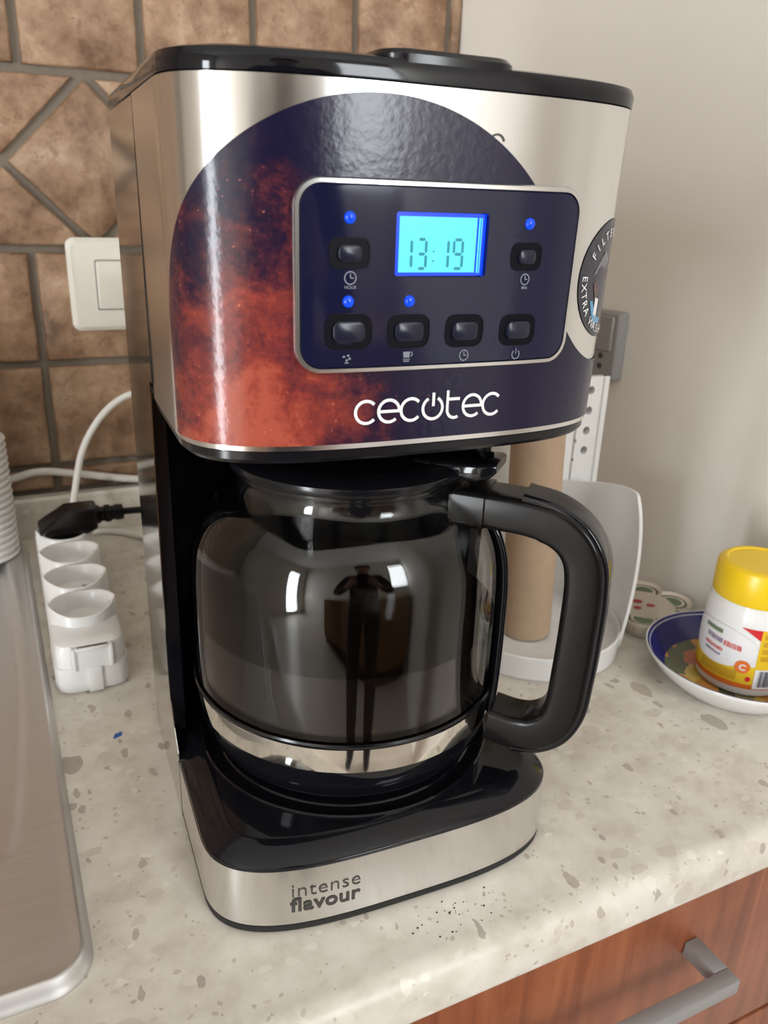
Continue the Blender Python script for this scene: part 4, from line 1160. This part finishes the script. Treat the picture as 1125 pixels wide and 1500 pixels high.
fl.poly([(ac+9.2*math.cos(a*PI/12), zc+0.0056*math.sin(a*PI/12)) for a in range(24)]); fl.on(lambda a, z: jar_s(math.radians(a), z, 0.0010), 'label_badge', 'label_orange', JAR)
v_, f_ = text2d('C', 0.0070, 0.0002); f2 = Flat(); f2.add((v_, f_), ac-4, zc-0.0025, sx=180/PI/JR); f2.on(lambda a, z: jar_s(math.radians(a), z, 0.0013), 'label_lettering', 'label_white', JAR)
fl = Flat(); fl.poly([(A_-4+3.2*math.cos(a*PI/8), 0.0165+0.0022*math.sin(a*PI/8)) for a in range(16)]); fl.on(lambda a, z: jar_s(math.radians(a), z, 0.0008), 'label_dot', 'label_red', JAR)
jrect('barcode_ground', 'label_white', A_+3, A_+46, 0.0085, 0.0255, 0.0006)
fl = Flat(); a = A_+8; rg = random.Random(3)
while a < A_+43:
    wv = rg.choice((0.5, 0.8, 1.3)); fl.poly([(a, 0.0105), (a+wv, 0.0105), (a+wv, 0.0245), (a, 0.0245)]); a += wv+rg.choice((0.5, 0.8, 1.1))
fl.on(lambda a, z: jar_s(math.radians(a), z, 0.0009), 'barcode', 'barcode', JAR)

# crumbs
m = MB(); m.loft([[(0.0, 0.0, 0.0004), (0.0062, 0.0022, 0.0004), (0.0068, 0.0058, 0.0004), (0.0014, 0.0050, 0.0004)], [(0.0004, 0.0004, 0.0014), (0.0058, 0.0026, 0.0018), (0.0062, 0.0054, 0.0016), (0.0018, 0.0046, 0.0012)]])
o = tag(m.build('plastic_scrap', 'blue_plastic', smooth=False), 'tiny blue plastic scrap on the worktop beside the coffee maker', 'scrap'); o.location = (0.0420, 0.5000, -0.0003)
m = MB(); rg = random.Random(11)
for i in range(36):
    x = rg.gauss(0.182, 0.012); y = 0.277+rg.gauss(0, 0.004)-abs(rg.gauss(0, 0.003)); s_ = rg.uniform(0.00018, 0.00046)
    y = min(y, 0.2885); m.box(x-s_, x+s_, y-s_*0.7, y+s_*0.7, 0.0, s_*1.2)
tag(m.build('coffee_grounds', 'coffee_crumb', smooth=False), 'scattering of dark coffee grounds in front of the machine', 'coffee grounds', kind='stuff')

# ------------------------------------------------------------------ the photographer, behind the camera, mirrored in the carafe
def person():
    root = empty('person', (-0.035, -0.50, ZF), rz=-0.20, label='person in dark clothes holding up a phone, mirrored in the carafe', cat='person')
    V, E_, R = [], [], []
    def v(x, y, z, r, frm=None):
        V.append((x, y, z)); R.append(r); i = len(V)-1
        if frm is not None: E_.append((frm, i))
        return i
    pel = v(0, 0, 0.93, (0.145, 0.105)); sp1 = v(0, 0, 1.08, (0.130, 0.095), pel); ch = v(0, 0.005, 1.26, (0.150, 0.105), sp1)
    nb = v(0, 0.0, 1.40, (0.062, 0.060), ch); nk = v(0, 0.008, 1.45, (0.055, 0.055), nb); h1 = v(0, 0.020, 1.53, (0.072, 0.085), nk); h2 = v(0, 0.015, 1.61, (0.066, 0.080), h1)
    for s_ in (-1, 1):
        sh = v(s_*0.165, 0, 1.355, (0.058, 0.058), ch); el = v(s_*0.265, 0.08, 1.12, (0.045, 0.045), sh); wr = v(s_*0.110, 0.255, 1.19, (0.028, 0.026), el)
        pa = v(s_*0.082, 0.305, 1.215, (0.030, 0.020), wr)
        for k, L in enumerate((0.030, 0.034, 0.032, 0.026)):
            b = v(s_*0.076, 0.325, 1.195+0.020*k, (0.009, 0.009), pa); c = v(s_*(0.076-L*0.55), 0.343, 1.195+0.020*k, (0.008, 0.008), b); v(s_*(0.076-L*1.4), 0.345, 1.196+0.020*k, (0.007, 0.007), c)
        tb = v(s_*0.070, 0.300, 1.245, (0.010, 0.010), pa); v(s_*0.046, 0.312, 1.268, (0.008, 0.008), tb)
        hp_ = v(s_*0.088, 0, 0.86, (0.088, 0.092), pel); kn = v(s_*0.100, 0.01, 0.48, (0.058, 0.060), hp_); cf = v(s_*0.100, -0.01, 0.33, (0.052, 0.056), kn); an = v(s_*0.100, 0.0, 0.09, (0.038, 0.040), cf); v(s_*0.108, 0.12, 0.038, (0.040, 0.030), an)
    me = bpy.data.meshes.new('body'); me.from_pydata(V, E_, []); o = bpy.data.objects.new('body', me); COL.objects.link(o); o.parent = root
    me.materials.append(MAT['person_colours'])
    o.modifiers.new('skin', 'SKIN').use_smooth_shade = True
    sk = me.skin_vertices[0].data
    for i, r in enumerate(R): sk[i].radius = (r[0]*1.12, r[1]*1.12) if r[0] > 0.035 else r
    sk[0].use_root = True
    sb = o.modifiers.new('sub', 'SUBSURF'); sb.levels = 1; sb.render_levels = 2
    m = MB(); m.lathe([(0.0001, 0.112), (0.045, 0.102), (0.078, 0.070), (0.092, 0.020), (0.088, -0.030), (0.078, -0.045), (0.074, -0.030), (0.080, 0.018), (0.066, 0.062), (0.0001, 0.098)], 28, a0=PI*0.86, a1=PI*2.14, close=True)
    h = m.build('hair', 'hair_dark', root); h.location = (0, 0.008, 1.585)
    for s_ in (-1, 1):
        m = MB(); m.lathe([(0.0001, -0.022), (0.009, -0.016), (0.012, 0.0), (0.009, 0.016), (0.0001, 0.022)], 10); e = m.build('ear', 'person_colours', root); e.location = (s_*0.078, 0.012, 1.555); e.scale = (0.5, 1, 1)
        e.data = e.data.copy(); e.data.materials[0] = MAT['cardboard']
    ph = tag(MB().box(-0.037, 0.037, -0.0042, 0.0042, -0.078, 0.078, 0.003).build('phone', 'black_gloss'), 'dark phone held up by the person mirrored in the carafe', 'phone')
    ph.matrix_world = Matrix.Translation((-0.035, -0.50, ZF)) @ Matrix.Rotation(-0.20, 4, 'Z') @ Matrix.Translation((0, 0.328, 1.235)) @ Matrix.Rotation(PI/2*0, 4, 'X')
person()
